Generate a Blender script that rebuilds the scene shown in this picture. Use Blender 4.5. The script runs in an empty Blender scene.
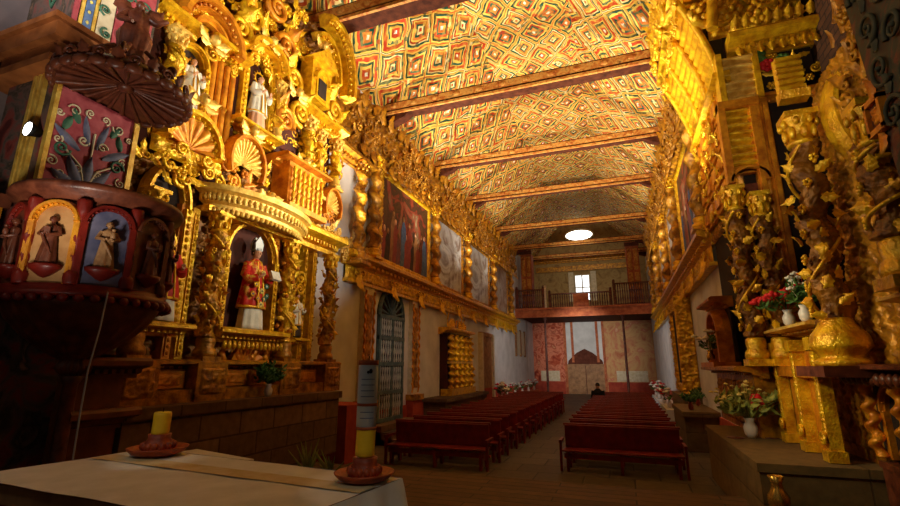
import bpy, bmesh, math, random
import numpy as np
PI = math.pi
random.seed(11)
RNG = np.random.default_rng(5)
SC = bpy.context.scene
COL = SC.collection

# ------------------------------------------------------------------ camera
FPX, HY, VX = 465.0, 366.0, 625.0
EYE = np.array([0.0, 0.0, 2.3])
PITCH = math.atan((HY - 253) / FPX)
def basis(th):
    fw = np.array([-math.sin(th)*math.cos(PITCH), math.cos(th)*math.cos(PITCH), math.sin(PITCH)])
    r = np.array([math.cos(th), math.sin(th), 0.0])
    return r, np.cross(r, fw), fw
YAW = math.radians(20.0875)
RT, UP, FW = basis(YAW)
def ray(x, y):
    return FW + (x-450)/FPX*RT + (253-y)/FPX*UP
def at_x(x, y, X):          # (Y, z) of a photo point lying in the plane X
    d = ray(x, y); p = EYE + d*X/d[0]
    return p[1], p[2]
def at_y(x, y, Y):
    d = ray(x, y); p = EYE + d*Y/d[1]
    return p[0], p[2]
cam = bpy.data.cameras.new('camera'); cam.lens = FPX/900*36; cam.sensor_width = 36
cam.clip_start = 0.05; cam.clip_end = 200
co = bpy.data.objects.new('camera', cam); COL.objects.link(co)
co.location = EYE; co.rotation_euler = (PI/2 + PITCH, 0, YAW)
SC.camera = co

# ------------------------------------------------------------------ materials
def srgb(r, g, b):
    f = lambda c: (c/12.92 if c <= .04045 else ((c+.055)/1.055)**2.4)
    return (f(r/255), f(g/255), f(b/255), 1)
MATS = {}
class NT:
    def __init__(s, name):
        s.m = bpy.data.materials.new(name); s.m.use_nodes = True
        s.t = s.m.node_tree; s.n = s.t.nodes; s.b = s.n['Principled BSDF']
        MATS[name] = s.m
    def add(s, typ, **kw):
        n = s.n.new(typ)
        for k, v in kw.items(): setattr(n, k, v)
        return n
    def lk(s, a, b): s.t.links.new(a, b)
    def math(s, op, a, b=None, c=None):
        n = s.add('ShaderNodeMath', operation=op)
        for i, v in enumerate((a, b, c)):
            if v is None: continue
            if isinstance(v, (int, float)): n.inputs[i].default_value = v
            else: s.lk(v, n.inputs[i])
        return n.outputs[0]
    def ramp(s, fac, stops, interp='LINEAR'):
        n = s.add('ShaderNodeValToRGB'); cr = n.color_ramp; cr.interpolation = interp
        while len(cr.elements) < len(stops): cr.elements.new(.5)
        for e, (p, c) in zip(cr.elements, stops): e.position = p; e.color = c
        s.lk(fac, n.inputs[0]); return n.outputs[0]
    def noise(s, scale, detail=3, rough=.55, vec=None, dist=0):
        n = s.add('ShaderNodeTexNoise'); n.inputs['Scale'].default_value = scale
        n.inputs['Detail'].default_value = detail; n.inputs['Roughness'].default_value = rough
        n.inputs['Distortion'].default_value = dist
        if vec is None: vec = s.obj()
        s.lk(vec, n.inputs['Vector']); return n.outputs['Fac']
    def obj(s):
        if not hasattr(s, '_tc'): s._tc = s.add('ShaderNodeTexCoord')
        return s._tc.outputs['Object']
    def bump(s, h, strength=.4, dist=.02):
        n = s.add('ShaderNodeBump'); n.inputs['Strength'].default_value = strength
        n.inputs['Distance'].default_value = dist
        s.lk(h, n.inputs['Height']); s.lk(n.outputs[0], s.b.inputs['Normal'])
    def mix(s, fac, a, b):
        n = s.add('ShaderNodeMix', data_type='RGBA')
        if isinstance(fac, (int, float)): n.inputs[0].default_value = fac
        else: s.lk(fac, n.inputs[0])
        for i, v in ((6, a), (7, b)):
            if isinstance(v, tuple): n.inputs[i].default_value = v
            else: s.lk(v, n.inputs[i])
        return n.outputs[2]
    def base(s, c):
        if isinstance(c, tuple): s.b.inputs['Base Color'].default_value = c
        else: s.lk(c, s.b.inputs['Base Color'])
    def pr(s, rough=.6, metal=0, spec=.5):
        s.b.inputs['Roughness'].default_value = rough; s.b.inputs['Metallic'].default_value = metal
        s.b.inputs['Specular IOR Level'].default_value = spec

def mk(name, c1, c2=None, rough=.6, metal=0, scale=6, bump=.2, bscale=None, spec=.4, dist=.01):
    n = NT(name); n.pr(rough, metal, spec)
    if c2 is None: n.base(c1)
    else: n.base(n.ramp(n.noise(scale, 4), [(.32, c1), (.68, c2)]))
    if bump: n.bump(n.noise(bscale or scale*4, 3), bump, dist)
    return n.m

GOLD = mk('gold_leaf', srgb(196, 128, 8), srgb(255, 206, 34), .32, .4, 7, .6, 30, .6, .03)
GOLDP = mk('pale_gold', srgb(206, 150, 50), srgb(246, 206, 100), .4, .3, 8, .45, 34, .6, .02)
GOLDD = mk('old_gold', srgb(112, 62, 8), srgb(216, 150, 26), .4, .35, 6, .5, 30, .6, .02)
GOLDO = mk('orange_gold', srgb(170, 88, 12), srgb(232, 154, 30), .42, .3, 5, .45, 28, .5, .02)
GOLDSHADE = mk('shade_darkened_gold', srgb(92, 48, 8), srgb(168, 108, 22), .5, .3, 5, .5, 26, .5, .03)  # gold darkened to put shade behind and between the carving
DARKW = mk('dark_carved_wood', srgb(74, 32, 20), srgb(120, 62, 40), .4, 0, 8, .3, 30)
REDW = mk('red_varnished_wood', srgb(96, 20, 14), srgb(132, 34, 22), .38, 0, 5, .12, 40)
BEAMW = mk('beam_wood', srgb(56, 24, 12), srgb(92, 46, 26), .75, 0, 5, .3, 20, .12)
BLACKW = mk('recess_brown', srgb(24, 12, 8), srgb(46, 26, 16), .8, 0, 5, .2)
REDBR = mk('niche_lining_red', srgb(46, 14, 6), srgb(80, 28, 12), .85, 0, 4, .1)
WHITE = mk('white_plaster', srgb(196, 192, 186), srgb(222, 218, 212), .85, 0, 1.2, .25, 9)
REDDADO = mk('red_painted_plaster', srgb(150, 48, 30), srgb(178, 72, 44), .8, 0, 3, .2)
CLOTH = mk('white_cloth', srgb(210, 206, 190), srgb(230, 226, 214), .9, 0, 4, .15, 60)
WAX = mk('yellow_wax', srgb(226, 176, 24), srgb(240, 200, 40), .5, 0, 4, .05)
CLAY = mk('red_clay', srgb(120, 42, 20), srgb(186, 84, 40), .5, 0, 12, .3)
GREEN = mk('leaf_green', srgb(44, 84, 30), srgb(92, 130, 56), .6, 0, 10, .1)
LGREEN = mk('pale_leaf_green', srgb(120, 132, 50), srgb(170, 170, 80), .6, 0, 10, .1)
FLRED = mk('flower_red', srgb(190, 14, 26), srgb(226, 40, 44), .6, 0, 14, 0)
FLWHITE = mk('flower_white', srgb(224, 220, 200), srgb(240, 236, 224), .6, 0, 14, 0)
FLYEL = mk('flower_yellow', srgb(214, 190, 90), srgb(232, 214, 130), .6, 0, 14, 0)
CERAM = mk('white_ceramic', srgb(216, 206, 196), None, .3, 0, bump=0)
SKIN = mk('painted_skin', srgb(206, 150, 116), None, .5, 0, bump=0)
ROBEW = mk('white_robe', srgb(206, 200, 184), srgb(232, 226, 212), .8, 0, 8, .1)
ROBER = mk('red_robe', srgb(176, 24, 20), srgb(206, 44, 28), .6, 0, 5, .1)
ROBEB = mk('dark_robe', srgb(40, 30, 30), srgb(70, 50, 40), .7, 0, 5, .1)
SILVER = mk('silver', srgb(150, 150, 150), None, .5, .5, bump=0)
BRASS = mk('brass', srgb(200, 150, 60), srgb(226, 180, 90), .25, .8, 6, .1)
HAIR = mk('dark_hair', srgb(20, 14, 12), None, .6, 0, bump=0)
BLACKC = mk('black_cloth', srgb(16, 15, 18), None, .9, 0, bump=0)
TEALW = mk('grey_teal_wood', srgb(58, 76, 78), srgb(96, 112, 108), .6, 0, 6, .2)
SPINW = mk('pale_spindle_wood', srgb(166, 168, 160), srgb(200, 198, 186), .6, 0, 6, .2)
BROWND = mk('brown_door_wood', srgb(126, 84, 46), srgb(170, 122, 74), .6, 0, 4, .25)
PAINTR = mk('orange_painted_wood', srgb(150, 66, 30), srgb(196, 110, 60), .7, 0, 4, .2)
BLUE = mk('blue_paint', srgb(60, 84, 130), srgb(96, 120, 160), .7, 0, 8, .1)
GGREEN = mk('green_paint', srgb(40, 80, 62), srgb(70, 110, 84), .7, 0, 8, .1)
PINKR = mk('crimson_paint', srgb(140, 40, 52), srgb(172, 78, 84), .7, 0, 6, .15)
GREYP = mk('grey_pink_fresco', srgb(104, 92, 92), srgb(140, 116, 112), .85, 0, 1.6, .2)
CREAM = mk('cream_paint', srgb(196, 176, 140), srgb(220, 204, 172), .8, 0, 6, .1)
CABLE = mk('white_cable', srgb(180, 180, 186), None, .5, 0, bump=0)
IRON = mk('black_iron', srgb(20, 18, 18), None, .5, .5, bump=0)

def stone(name, ca, cb, cm, bw, bh, mortar=.02, rough=.8, offset=.5, squash=1, axes='XY'):
    n = NT(name); n.pr(rough, 0, .3)
    sep = n.add('ShaderNodeSeparateXYZ'); n.lk(n.obj(), sep.inputs[0])
    cmb = n.add('ShaderNodeCombineXYZ')
    n.lk(sep.outputs[axes[0]], cmb.inputs[0]); n.lk(sep.outputs[axes[1]], cmb.inputs[1])
    br = n.add('ShaderNodeTexBrick'); br.offset = offset
    n.lk(cmb.outputs[0], br.inputs['Vector'])
    br.inputs['Scale'].default_value = 1; br.inputs['Brick Width'].default_value = bw
    br.inputs['Row Height'].default_value = bh; br.inputs['Mortar Size'].default_value = mortar
    br.inputs['Mortar Smooth'].default_value = .3
    br.inputs['Color1'].default_value = ca; br.inputs['Color2'].default_value = cb
    br.inputs['Mortar'].default_value = cm
    nz = n.ramp(n.noise(7, 5), [(.3, (.72, .72, .72, 1)), (.7, (1.15, 1.15, 1.15, 1))])
    mx = n.add('ShaderNodeMix', data_type='RGBA', blend_type='MULTIPLY'); mx.inputs[0].default_value = 1
    n.lk(br.outputs['Color'], mx.inputs[6]); n.lk(nz, mx.inputs[7]); n.base(mx.outputs[2])
    inv = n.math('SUBTRACT', 1.0, br.outputs['Fac'])
    n.bump(n.math('ADD', inv, n.math('MULTIPLY', n.noise(14, 4), .4)), .5, .02)
    return n.m
FLOORM = stone('floor_slabs', srgb(74, 62, 46), srgb(96, 82, 62), srgb(44, 36, 28), 1.0, .8, .02, .55)
PRESBM = stone('presbytery_planks', srgb(84, 58, 36), srgb(104, 74, 46), srgb(40, 28, 18), 2.2, .22, .012, .6)
ASHLAR = stone('brown_ashlar', srgb(104, 76, 54), srgb(134, 102, 76), srgb(78, 58, 42), .8, .36, .016, .8, axes='YZ')
ASHLARX = stone('brown_ashlar_front', srgb(104, 80, 46), srgb(124, 98, 60), srgb(84, 64, 36), 1.4, .5, .012, .8, axes='XZ')
ADOBE = stone('brown_brick', srgb(66, 38, 20), srgb(84, 50, 28), srgb(40, 22, 12), .34, .14, .015, .85, axes='YZ')

def pattern_ceiling(name, pu, pv, diamond):
    n = NT(name); n.pr(.75, 0, .15)
    uv = n.add('ShaderNodeUVMap'); sep = n.add('ShaderNodeSeparateXYZ')
    wob = n.add('ShaderNodeTexNoise'); wob.inputs['Scale'].default_value = 1.1; wob.inputs['Detail'].default_value = 2
    n.lk(uv.outputs[0], wob.inputs['Vector'])
    va = n.add('ShaderNodeVectorMath', operation='MULTIPLY_ADD')
    n.lk(wob.outputs['Color'], va.inputs[0]); va.inputs[1].default_value = (.42, .42, 0)
    n.lk(uv.outputs[0], va.inputs[2]); n.lk(va.outputs[0], sep.inputs[0])
    u = n.math('DIVIDE', sep.outputs[0], pu); v = n.math('DIVIDE', sep.outputs[1], pv)
    if diamond: a = n.math('ADD', u, v); b = n.math('SUBTRACT', u, v)
    else: a, b = u, v
    fa = n.math('ABSOLUTE', n.math('SUBTRACT', n.math('FRACT', a), .5))
    fb = n.math('ABSOLUTE', n.math('SUBTRACT', n.math('FRACT', b), .5))
    d = n.math('MULTIPLY', n.math('MAXIMUM', fa, fb), 2.0)
    # a different band scheme from panel to panel
    cc = n.add('ShaderNodeCombineXYZ'); n.lk(n.math('FLOOR', a), cc.inputs[0]); n.lk(n.math('FLOOR', b), cc.inputs[1])
    wn = n.add('ShaderNodeTexWhiteNoise'); n.lk(cc.outputs[0], wn.inputs['Vector'])
    par = n.math('MODULO', n.math('ABSOLUTE', n.math('ADD', n.math('FLOOR', a), n.math('FLOOR', b))), 2.0)
    red, gold, grn, wht, dk = srgb(190, 66, 34), srgb(236, 192, 84), srgb(30, 84, 66), srgb(252, 244, 214), srgb(40, 44, 32)
    org, pal = srgb(220, 124, 52), srgb(250, 230, 160)
    r1 = n.ramp(d, [(0, wht), (.1, red), (.26, gold), (.4, grn), (.54, gold), (.62, red), (.74, red), (.82, gold), (.9, dk), (.95, pal)], 'CONSTANT')
    r2 = n.ramp(d, [(0, red), (.09, pal), (.2, grn), (.34, org), (.48, gold), (.58, red), (.68, pal), (.76, grn), (.88, gold), (.96, red)], 'CONSTANT')
    r3 = n.ramp(d, [(0, wht), (.12, org), (.3, grn), (.44, red), (.58, gold), (.7, grn), (.8, dk), (.86, gold), (.94, org)], 'CONSTANT')
    c = n.mix(n.math('GREATER_THAN', par, .5), r1, r2)
    c = n.mix(n.math('GREATER_THAN', wn.outputs['Value'], .66), c, r3)
    # loose leaf brushwork over the bands
    vo = n.add('ShaderNodeTexVoronoi'); vo.inputs['Scale'].default_value = 3.6; n.lk(uv.outputs[0], vo.inputs['Vector'])
    leaf = n.math('LESS_THAN', vo.outputs['Distance'], .3)
    c = n.mix(n.math('MULTIPLY', leaf, .75), c, n.ramp(vo.outputs['Color'], [(0, grn), (.3, gold), (.55, red), (.8, pal)], 'CONSTANT'))
    w2 = n.add('ShaderNodeTexNoise'); w2.inputs['Scale'].default_value = 3.2; w2.inputs['Detail'].default_value = 5; n.lk(uv.outputs[0], w2.inputs['Vector'])
    c = n.mix(n.ramp(w2.outputs['Fac'], [(.45, (0, 0, 0, 1)), (.75, (.55, .55, .55, 1))]), c, gold)
    n.base(c)
    hgt = n.math('ADD', n.math('MULTIPLY', n.math('PINGPONG', d, .28), 2.0), n.math('MULTIPLY', vo.outputs['Distance'], .3))
    n.bump(hgt, 1.0, .16)
    return n.m
CEILD = pattern_ceiling('ceiling_lozenges', 1.22, 1.6, True)
CEILS = pattern_ceiling('ceiling_slope_lozenges', 1.6, 1.7, True)

def fresco(name, cols, scale, seed, rough=.8, dist=1.2, spec=.3):
    n = NT(name); n.pr(rough, 0, spec)
    mp = n.add('ShaderNodeMapping'); mp.inputs['Location'].default_value = (seed*3.1, seed*1.7, seed*2.3)
    n.lk(n.obj(), mp.inputs[0])
    f = n.noise(scale, 5, .6, mp.outputs[0], dist)
    k = len(cols)
    c = n.ramp(f, [(.28 + .44*i/(k-1), col) for i, col in enumerate(cols)])
    n.base(c); n.bump(f, .1, .01)
    return n.m
FRESCO_RED = fresco('red_fresco', [srgb(120, 42, 28), srgb(176, 74, 44), srgb(214, 130, 96), srgb(160, 60, 40), srgb(220, 170, 120)], 1.3, 1)
FRESCO_YEL = fresco('yellow_fresco', [srgb(170, 84, 56), srgb(190, 124, 84), srgb(204, 160, 104), srgb(196, 116, 84), srgb(220, 180, 140)], .7, 2)
GABLE = fresco('tan_gable_fresco', [srgb(120, 90, 50), srgb(150, 118, 70), srgb(168, 138, 84), srgb(130, 96, 56)], 1.4, 12)
CARVT = mk('tan_carved_wood', srgb(120, 78, 46), srgb(184, 136, 90), .5, 0, 10, .2)
CORNW = mk('orange_brown_cornice', srgb(120, 62, 26), srgb(168, 98, 48), .6, 0, 4, .2)
NICHEWARM = mk('warm_lit_niche_lining', srgb(160, 104, 54), srgb(196, 146, 92), .7, 0, 4, .1)  # tan puts warm light into the left niche's colour
NICHEB = mk('grey_blue_niche_lining', srgb(64, 66, 96), srgb(110, 104, 126), .7, 0, 5, .1)
OLIVE = mk('faded_olive_paint', srgb(58, 58, 40), srgb(86, 80, 54), .8, 0, 6, .1)
MOSS = mk('faded_blue_paint', srgb(84, 88, 116), srgb(124, 120, 140), .8, 0, 9, .1)
STEPW = mk('brown_step_wood', srgb(96, 48, 24), srgb(134, 72, 38), .5, 0, 5, .2)
REDCL = mk('painted_red_cloak', srgb(120, 34, 24), srgb(150, 60, 40), .5, 0, 5, .1)
TYMP = mk('door_top_panel', srgb(84, 44, 32), srgb(110, 62, 46), .9, 0, 4, .1, None, .1)
SPINL = mk('light_grey_spindle', srgb(170, 172, 164), srgb(200, 200, 190), .6, 0, 6, .2)
FRESCO_DK = fresco('dark_fresco', [srgb(70, 40, 24), srgb(118, 66, 34), srgb(86, 66, 50), srgb(150, 92, 52)], 2.2, 3)
PAINT_A = fresco('dark_canvas', [srgb(40, 26, 18), srgb(92, 58, 36), srgb(60, 42, 30), srgb(150, 60, 40), srgb(120, 92, 66), srgb(190, 160, 120)], 1.1, 4, .45)
PAINT_GLARE = fresco('glare_painted_canvas', [srgb(70, 50, 40), srgb(130, 110, 96), srgb(206, 206, 206), srgb(150, 146, 146), srgb(96, 60, 44)], .55, 5, .35)  # pale greys put window glare into the canvas colour
PAINT_C = fresco('brown_canvas', [srgb(70, 40, 26), srgb(130, 90, 60), srgb(170, 150, 130), srgb(90, 60, 40)], .8, 7, .4)
VESTM = fresco('pier_fresco', [srgb(84, 30, 28), srgb(140, 60, 52), srgb(106, 84, 76), srgb(60, 54, 44), srgb(150, 110, 90)], 2.6, 8)
PIERM = fresco('pier_dark_fresco', [srgb(92, 36, 26), srgb(70, 52, 36), srgb(62, 66, 50), srgb(112, 58, 40), srgb(120, 92, 60)], 3.0, 9, .7)
BEAMP = fresco('painted_beam', [srgb(120, 52, 24), srgb(176, 100, 36), srgb(206, 150, 70), srgb(110, 60, 30)], 4.0, 6, .6)
GILTR = fresco('red_gold_pattern', [srgb(180, 22, 18), srgb(196, 34, 22), srgb(200, 40, 26), srgb(226, 170, 60), srgb(60, 90, 50)], 7.0, 10, .55, .4)
def emit(name, c, s):
    n = NT(name); n.b.inputs['Emission Color'].default_value = c; n.b.inputs['Emission Strength'].default_value = s
    n.base(c); return n.m
DAYPANE = emit('daylit_pane', (.9, .95, 1, 1), 1.6)
LAMPG = emit('lamp_glass', (1, .97, .92, 1), 6)

# ------------------------------------------------------------------ geometry helpers
class Fr:
    def __init__(s, O, eu, ev, en): s.O = np.array(O, float); s.M = np.array([eu, ev, en], float)
    def __call__(s, P): return s.O + np.asarray(P, float) @ s.M
WORLD = Fr((0, 0, 0), (1, 0, 0), (0, 1, 0), (0, 0, 1))
def FL(X): return Fr((X, 0, 0), (0, 1, 0), (0, 0, 1), (1, 0, 0))      # looks towards +X: (u, v, n) = (Y, z, out)
def FRt(X): return Fr((X, 0, 0), (0, 1, 0), (0, 0, 1), (-1, 0, 0))    # looks towards -X
def FF(Y): return Fr((0, Y, 0), (1, 0, 0), (0, 0, 1), (0, -1, 0))     # looks towards -Y: (u, v, n) = (X, z, out)
def at(fr, u, v, n): return Fr(fr(np.array([[u, v, n]]))[0], fr.M[0], fr.M[1], fr.M[2])

def hsh(i, j, k):
    x = np.sin(i*127.1 + j*311.7 + k*74.7)*43758.5453
    return x - np.floor(x)
def carve(u, v, cell=.2, seed=0, pu=None):
    return .68*carve1(u, v, cell, seed, pu) + .32*carve1(u, v, cell/2, seed+5, 2*pu if pu else None)
def carve1(u, v, cell=.2, seed=0, pu=None):
    """height 0..1 of leafy rosettes and swirls; pu = number of cells round a column"""
    u = u/cell; v = v/cell; iu = np.floor(u); iv = np.floor(v); h = np.zeros_like(u)
    for a in (-1, 0, 1):
        for b in (-1, 0, 1):
            ci = iu+a; cj = iv+b; ck = np.mod(ci, pu) if pu else ci
            cx = ci + .2 + .6*hsh(ck, cj, seed); cy = cj + .2 + .6*hsh(ck, cj, seed+1)
            dx = u-cx; dy = v-cy; r = np.sqrt(dx*dx+dy*dy); th = np.arctan2(dy, dx)
            m = 4 + np.floor(4*hsh(ck, cj, seed+2)); tw = (hsh(ck, cj, seed+3)-.5)*9
            g = (.5+.5*np.cos(m*th + tw*r)) * np.clip(1-r/.82, 0, 1)**.6
            g = np.maximum(g, np.clip(1-r/.2, 0, 1)**.5*.9)
            h = np.maximum(h, g)
    return h

class MB:
    def __init__(s, fr=WORLD): s.fr = fr; s.V = []; s.F = []; s.S = []; s.n = 0; s.uv = None
    def add(s, V, F, sm=True):
        V = s.fr(np.asarray(V, float).reshape(-1, 3)); k = s.n
        s.V.append(V); s.n += len(V)
        s.F += [tuple(int(i)+k for i in f) for f in F]; s.S += [sm]*len(F)
    def grid(s, P, cu=False, cv=False, sm=True):
        nu, nv = P.shape[:2]; I = np.arange(nu*nv).reshape(nu, nv)
        if cu: I = np.vstack([I, I[:1]])
        if cv: I = np.hstack([I, I[:, :1]])
        q = np.stack([I[:-1, :-1], I[1:, :-1], I[1:, 1:], I[:-1, 1:]], -1).reshape(-1, 4)
        s.add(P.reshape(-1, 3), q.tolist(), sm)
    def box(s, c, d, rot=None):
        x, y, z = [k/2 for k in d]
        V = np.array([(-x,-y,-z),(x,-y,-z),(x,y,-z),(-x,y,-z),(-x,-y,z),(x,-y,z),(x,y,z),(-x,y,z)])
        if rot is not None:
            ax, an = rot; ca, sa = math.cos(an), math.sin(an); i, j = {0: (1, 2), 1: (2, 0), 2: (0, 1)}[ax]
            W = V.copy(); W[:, i] = ca*V[:, i]-sa*V[:, j]; W[:, j] = sa*V[:, i]+ca*V[:, j]; V = W
        s.add(V+np.array(c), [(0,3,2,1),(4,5,6,7),(0,1,5,4),(1,2,6,5),(2,3,7,6),(3,0,4,7)], False)
    def bx(s, a, b):        # box from corner a to corner b
        a = np.array(a, float); b = np.array(b, float); s.box((a+b)/2, np.abs(b-a))
    def prism(s, poly, ax, lo, hi, sm=False):   # polygon in the two other axes, extruded along axis ax
        n = len(poly); V = []
        for h in (lo, hi):
            for p in poly: q = list(p); q.insert(ax, h); V.append(q)
        F = [tuple(range(n-1, -1, -1)), tuple(range(n, 2*n))]
        s.add(V, F, False); s.n0 = 0
        s.add(V, [(i, (i+1) % n, n+(i+1) % n, n+i) for i in range(n)], sm)
    def lathe(s, c, prof, n=20, rel=None, dense=0, ru=1, rn=1, axis=1, a0=0, a1=2*PI, sm=True):
        prof = np.array(prof, float)
        if dense:
            t = np.r_[0, np.cumsum(np.hypot(*np.diff(prof, axis=0).T))]; tt = np.linspace(0, t[-1], dense)
            prof = np.c_[np.interp(tt, t, prof[:, 0]), np.interp(tt, t, prof[:, 1])]
        full = abs(a1-a0-2*PI) < 1e-6
        th = np.linspace(a0, a1, n, endpoint=not full)
        T, Z = np.meshgrid(th, prof[:, 1], indexing='ij'); R = np.broadcast_to(prof[:, 0], T.shape).copy()
        if rel is not None: R = R + rel(T, Z)*np.where(R > 1e-4, 1, 0)
        P = np.zeros(T.shape+(3,)); i, j = {0: (1, 2), 1: (0, 2), 2: (0, 1)}[axis]
        P[..., i] = c[i]+R*np.cos(T)*ru; P[..., j] = c[j]+R*np.sin(T)*rn; P[..., axis] = c[axis]+Z
        s.grid(P, cu=full, sm=sm)
    def tube(s, pts, r, n=8, closed=False, caps=True):
        pts = np.array(pts, float); m = len(pts); rr = np.broadcast_to(np.array(r, float), (m,))
        T = np.gradient(pts, axis=0) if not closed else (np.roll(pts, -1, 0)-np.roll(pts, 1, 0))
        T /= np.linalg.norm(T, axis=1)[:, None]+1e-12
        ref = np.array([0, 0, 1.]) if abs(T[0][2]) < .9 else np.array([1., 0, 0])
        N = ref - T[0]*(ref@T[0]); N /= np.linalg.norm(N); P = np.zeros((m, n, 3)); a = np.linspace(0, 2*PI, n, endpoint=False)
        for i in range(m):
            N = N - T[i]*(N@T[i]); N /= np.linalg.norm(N)+1e-12; B = np.cross(T[i], N)
            P[i] = pts[i] + rr[i]*(np.cos(a)[:, None]*N + np.sin(a)[:, None]*B)
        s.grid(P, cu=closed, cv=True)
        if caps and not closed:
            s.add(P[0], [tuple(range(n))]); s.add(P[-1], [tuple(range(n))])
    def blob(s, c, r, nu=8, nv=6):
        if isinstance(r, (int, float)): r = (r, r, r)
        th = np.linspace(0, 2*PI, nu, endpoint=False); ph = np.linspace(-PI/2+.001, PI/2-.001, nv+1)
        T, Ph = np.meshgrid(th, ph, indexing='ij')
        P = np.stack([c[0]+r[0]*np.cos(Ph)*np.cos(T), c[1]+r[1]*np.cos(Ph)*np.sin(T), c[2]+r[2]*np.sin(Ph)], -1)
        s.grid(P, cu=True)
    # --- (u, v, n) ornaments
    def relief(s, u0, u1, v0, v1, n0, amp, cell=.2, res=.035, seed=0, base=None, fn=None):
        nu = max(3, int((u1-u0)/res)); nv = max(3, int((v1-v0)/res))
        U, V = np.meshgrid(np.linspace(u0, u1, nu), np.linspace(v0, v1, nv), indexing='ij')
        H = n0 + amp*(carve(U, V, cell, seed) if fn is None else fn(U, V))
        b = n0-.03 if base is None else base
        H[0] = H[-1] = b; H[:, 0] = H[:, -1] = b
        s.grid(np.stack([U, V, H], -1))
    def mould(s, u0, u1, prof):      # prof = closed polygon of (n, v), swept along u
        k = len(prof); V = [(u0, v, n) for n, v in prof]+[(u1, v, n) for n, v in prof]
        s.add(V, [tuple(range(k)), tuple(range(2*k-1, k-1, -1))]+[(i, (i+1) % k, k+(i+1) % k, k+i) for i in range(k)], False)
    def cornice(s, u0, u1, v, n, d=.3, h=.35, dent=.14):
        p = [(0, 0), (.25, 0), (.25, .18), (.45, .26), (.5, .45), (.8, .55), (1, .62), (1, .85), (.9, 1), (0, 1)]
        s.mould(u0-d*.3, u1+d*.3, [(n+a*d, v+b*h) for a, b in p])
        if dent:
            for u in np.arange(u0+dent/2, u1, dent): s.box((u, v+.34*h, n+.55*d), (dent*.5, .2*h, .2*d))
    def arc(s, cu, cv, ru, rv, a0, a1, prof, n=24, smooth=True):   # prof = (dr, n) polygon
        a = np.linspace(a0, a1, n); P = np.zeros((n, len(prof), 3))
        for j, (dr, nn) in enumerate(prof):
            P[:, j, 0] = cu+(ru+dr)*np.cos(a); P[:, j, 1] = cv+(rv+dr)*np.sin(a); P[:, j, 2] = nn
        s.grid(P, cv=True, sm=False)
        k = len(prof); s.add(P[0], [tuple(range(k))], False); s.add(P[-1], [tuple(range(k))], False)
    def archband(s, cu, cv, ru, rv, w, n0, d, a0=0, a1=PI, beads=0, n=24):
        s.arc(cu, cv, ru, rv, a0, a1, [(0, n0), (0, n0+d*.6), (w*.3, n0+d*.6), (w*.35, n0+d), (w*.75, n0+d), (w, n0+d*.5), (w, n0)], n)
        for t in np.linspace(a0, a1, beads) if beads else []:
            s.blob((cu+(ru+w*.15)*math.cos(t), cv+(rv+w*.15)*math.sin(t), n0+d*.75), w*.17, 6, 4)
    def shell(s, cu, cv, ru, rv, n0, depth, lobes=9, a0=0, a1=PI, conc=True):
        th = np.linspace(a0, a1, lobes*8+1); r = np.linspace(.06, 1, 12)
        T, R = np.meshgrid(th, r, indexing='ij'); f = np.abs(np.cos((T-a0)/(a1-a0)*PI*lobes))
        H = n0 + depth*((R if conc else 1-R*R)*.6 + .5*f*R)
        k = 1+.05*f*(R > .95)
        s.grid(np.stack([cu+ru*R*np.cos(T)*k, cv+rv*R*np.sin(T)*k, H], -1))
        H2 = np.full_like(H, n0-.02); s.grid(np.stack([cu+ru*R*np.cos(T), cv+rv*R*np.sin(T), H2], -1)[:, [0, -1]])
    def scroll(s, cu, cv, n, R, turns=1.6, th=.03, sg=1, a0=0, flat=.7, tail=0):
        t = np.linspace(0, 1, int(14*turns)+4); a = a0+sg*2*PI*turns*t; r = R*(1-.88*t)
        pts = np.stack([cu+r*np.cos(a), cv+r*np.sin(a), n+.6*th*np.sin(t*PI)], -1)
        s.tube(pts, th*(1-.55*t), 6); s.blob((pts[-1][0], pts[-1][1], n+th*.5), th*1.1, 6, 4)
    def leaf(s, cu, cv, n, L, w, ang, curl=.3, ser=.18):   # acanthus-like leaf with a raised rib
        t = np.linspace(0, 1, 7); x = np.linspace(-1, 1, 5); Tm, Xm = np.meshgrid(t, x, indexing='ij')
        wid = w*np.sin(np.clip(Tm*.93+.07, 0, 1)*PI)**.7*(1+ser*np.cos(Tm*PI*6))
        a = L*Tm; b = wid*Xm*.5; h = n + L*curl*Tm**2 + w*.25*(1-np.abs(Xm)) 
        s.grid(np.stack([cu+a*math.cos(ang)-b*math.sin(ang), cv+a*math.sin(ang)+b*math.cos(ang), h], -1))
    def foliage(s, u0, u1, v0, v1, n, count, size=.16, up=False):
        for _ in range(count):
            u = random.uniform(u0, u1); v = random.uniform(v0, v1); k = random.random(); z = size*random.uniform(.6, 1.3)
            if k < .35: s.scroll(u, v, n, z*.6, random.uniform(1, 1.8), z*.16, random.choice((-1, 1)), random.uniform(0, 6.3))
            elif k < .8:
                a = random.uniform(.3, 2.8) if up else random.uniform(0, 6.3)
                s.leaf(u, v, n, z*1.2, z*.55, a, random.uniform(.1, .5))
            else:
                for q in range(6):
                    s.blob((u+z*.3*math.cos(q*PI/3), v+z*.3*math.sin(q*PI/3), n+z*.1), (z*.18, z*.18, z*.14), 6, 4)
                s.blob((u, v, n+z*.2), z*.16, 6, 4)
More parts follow.
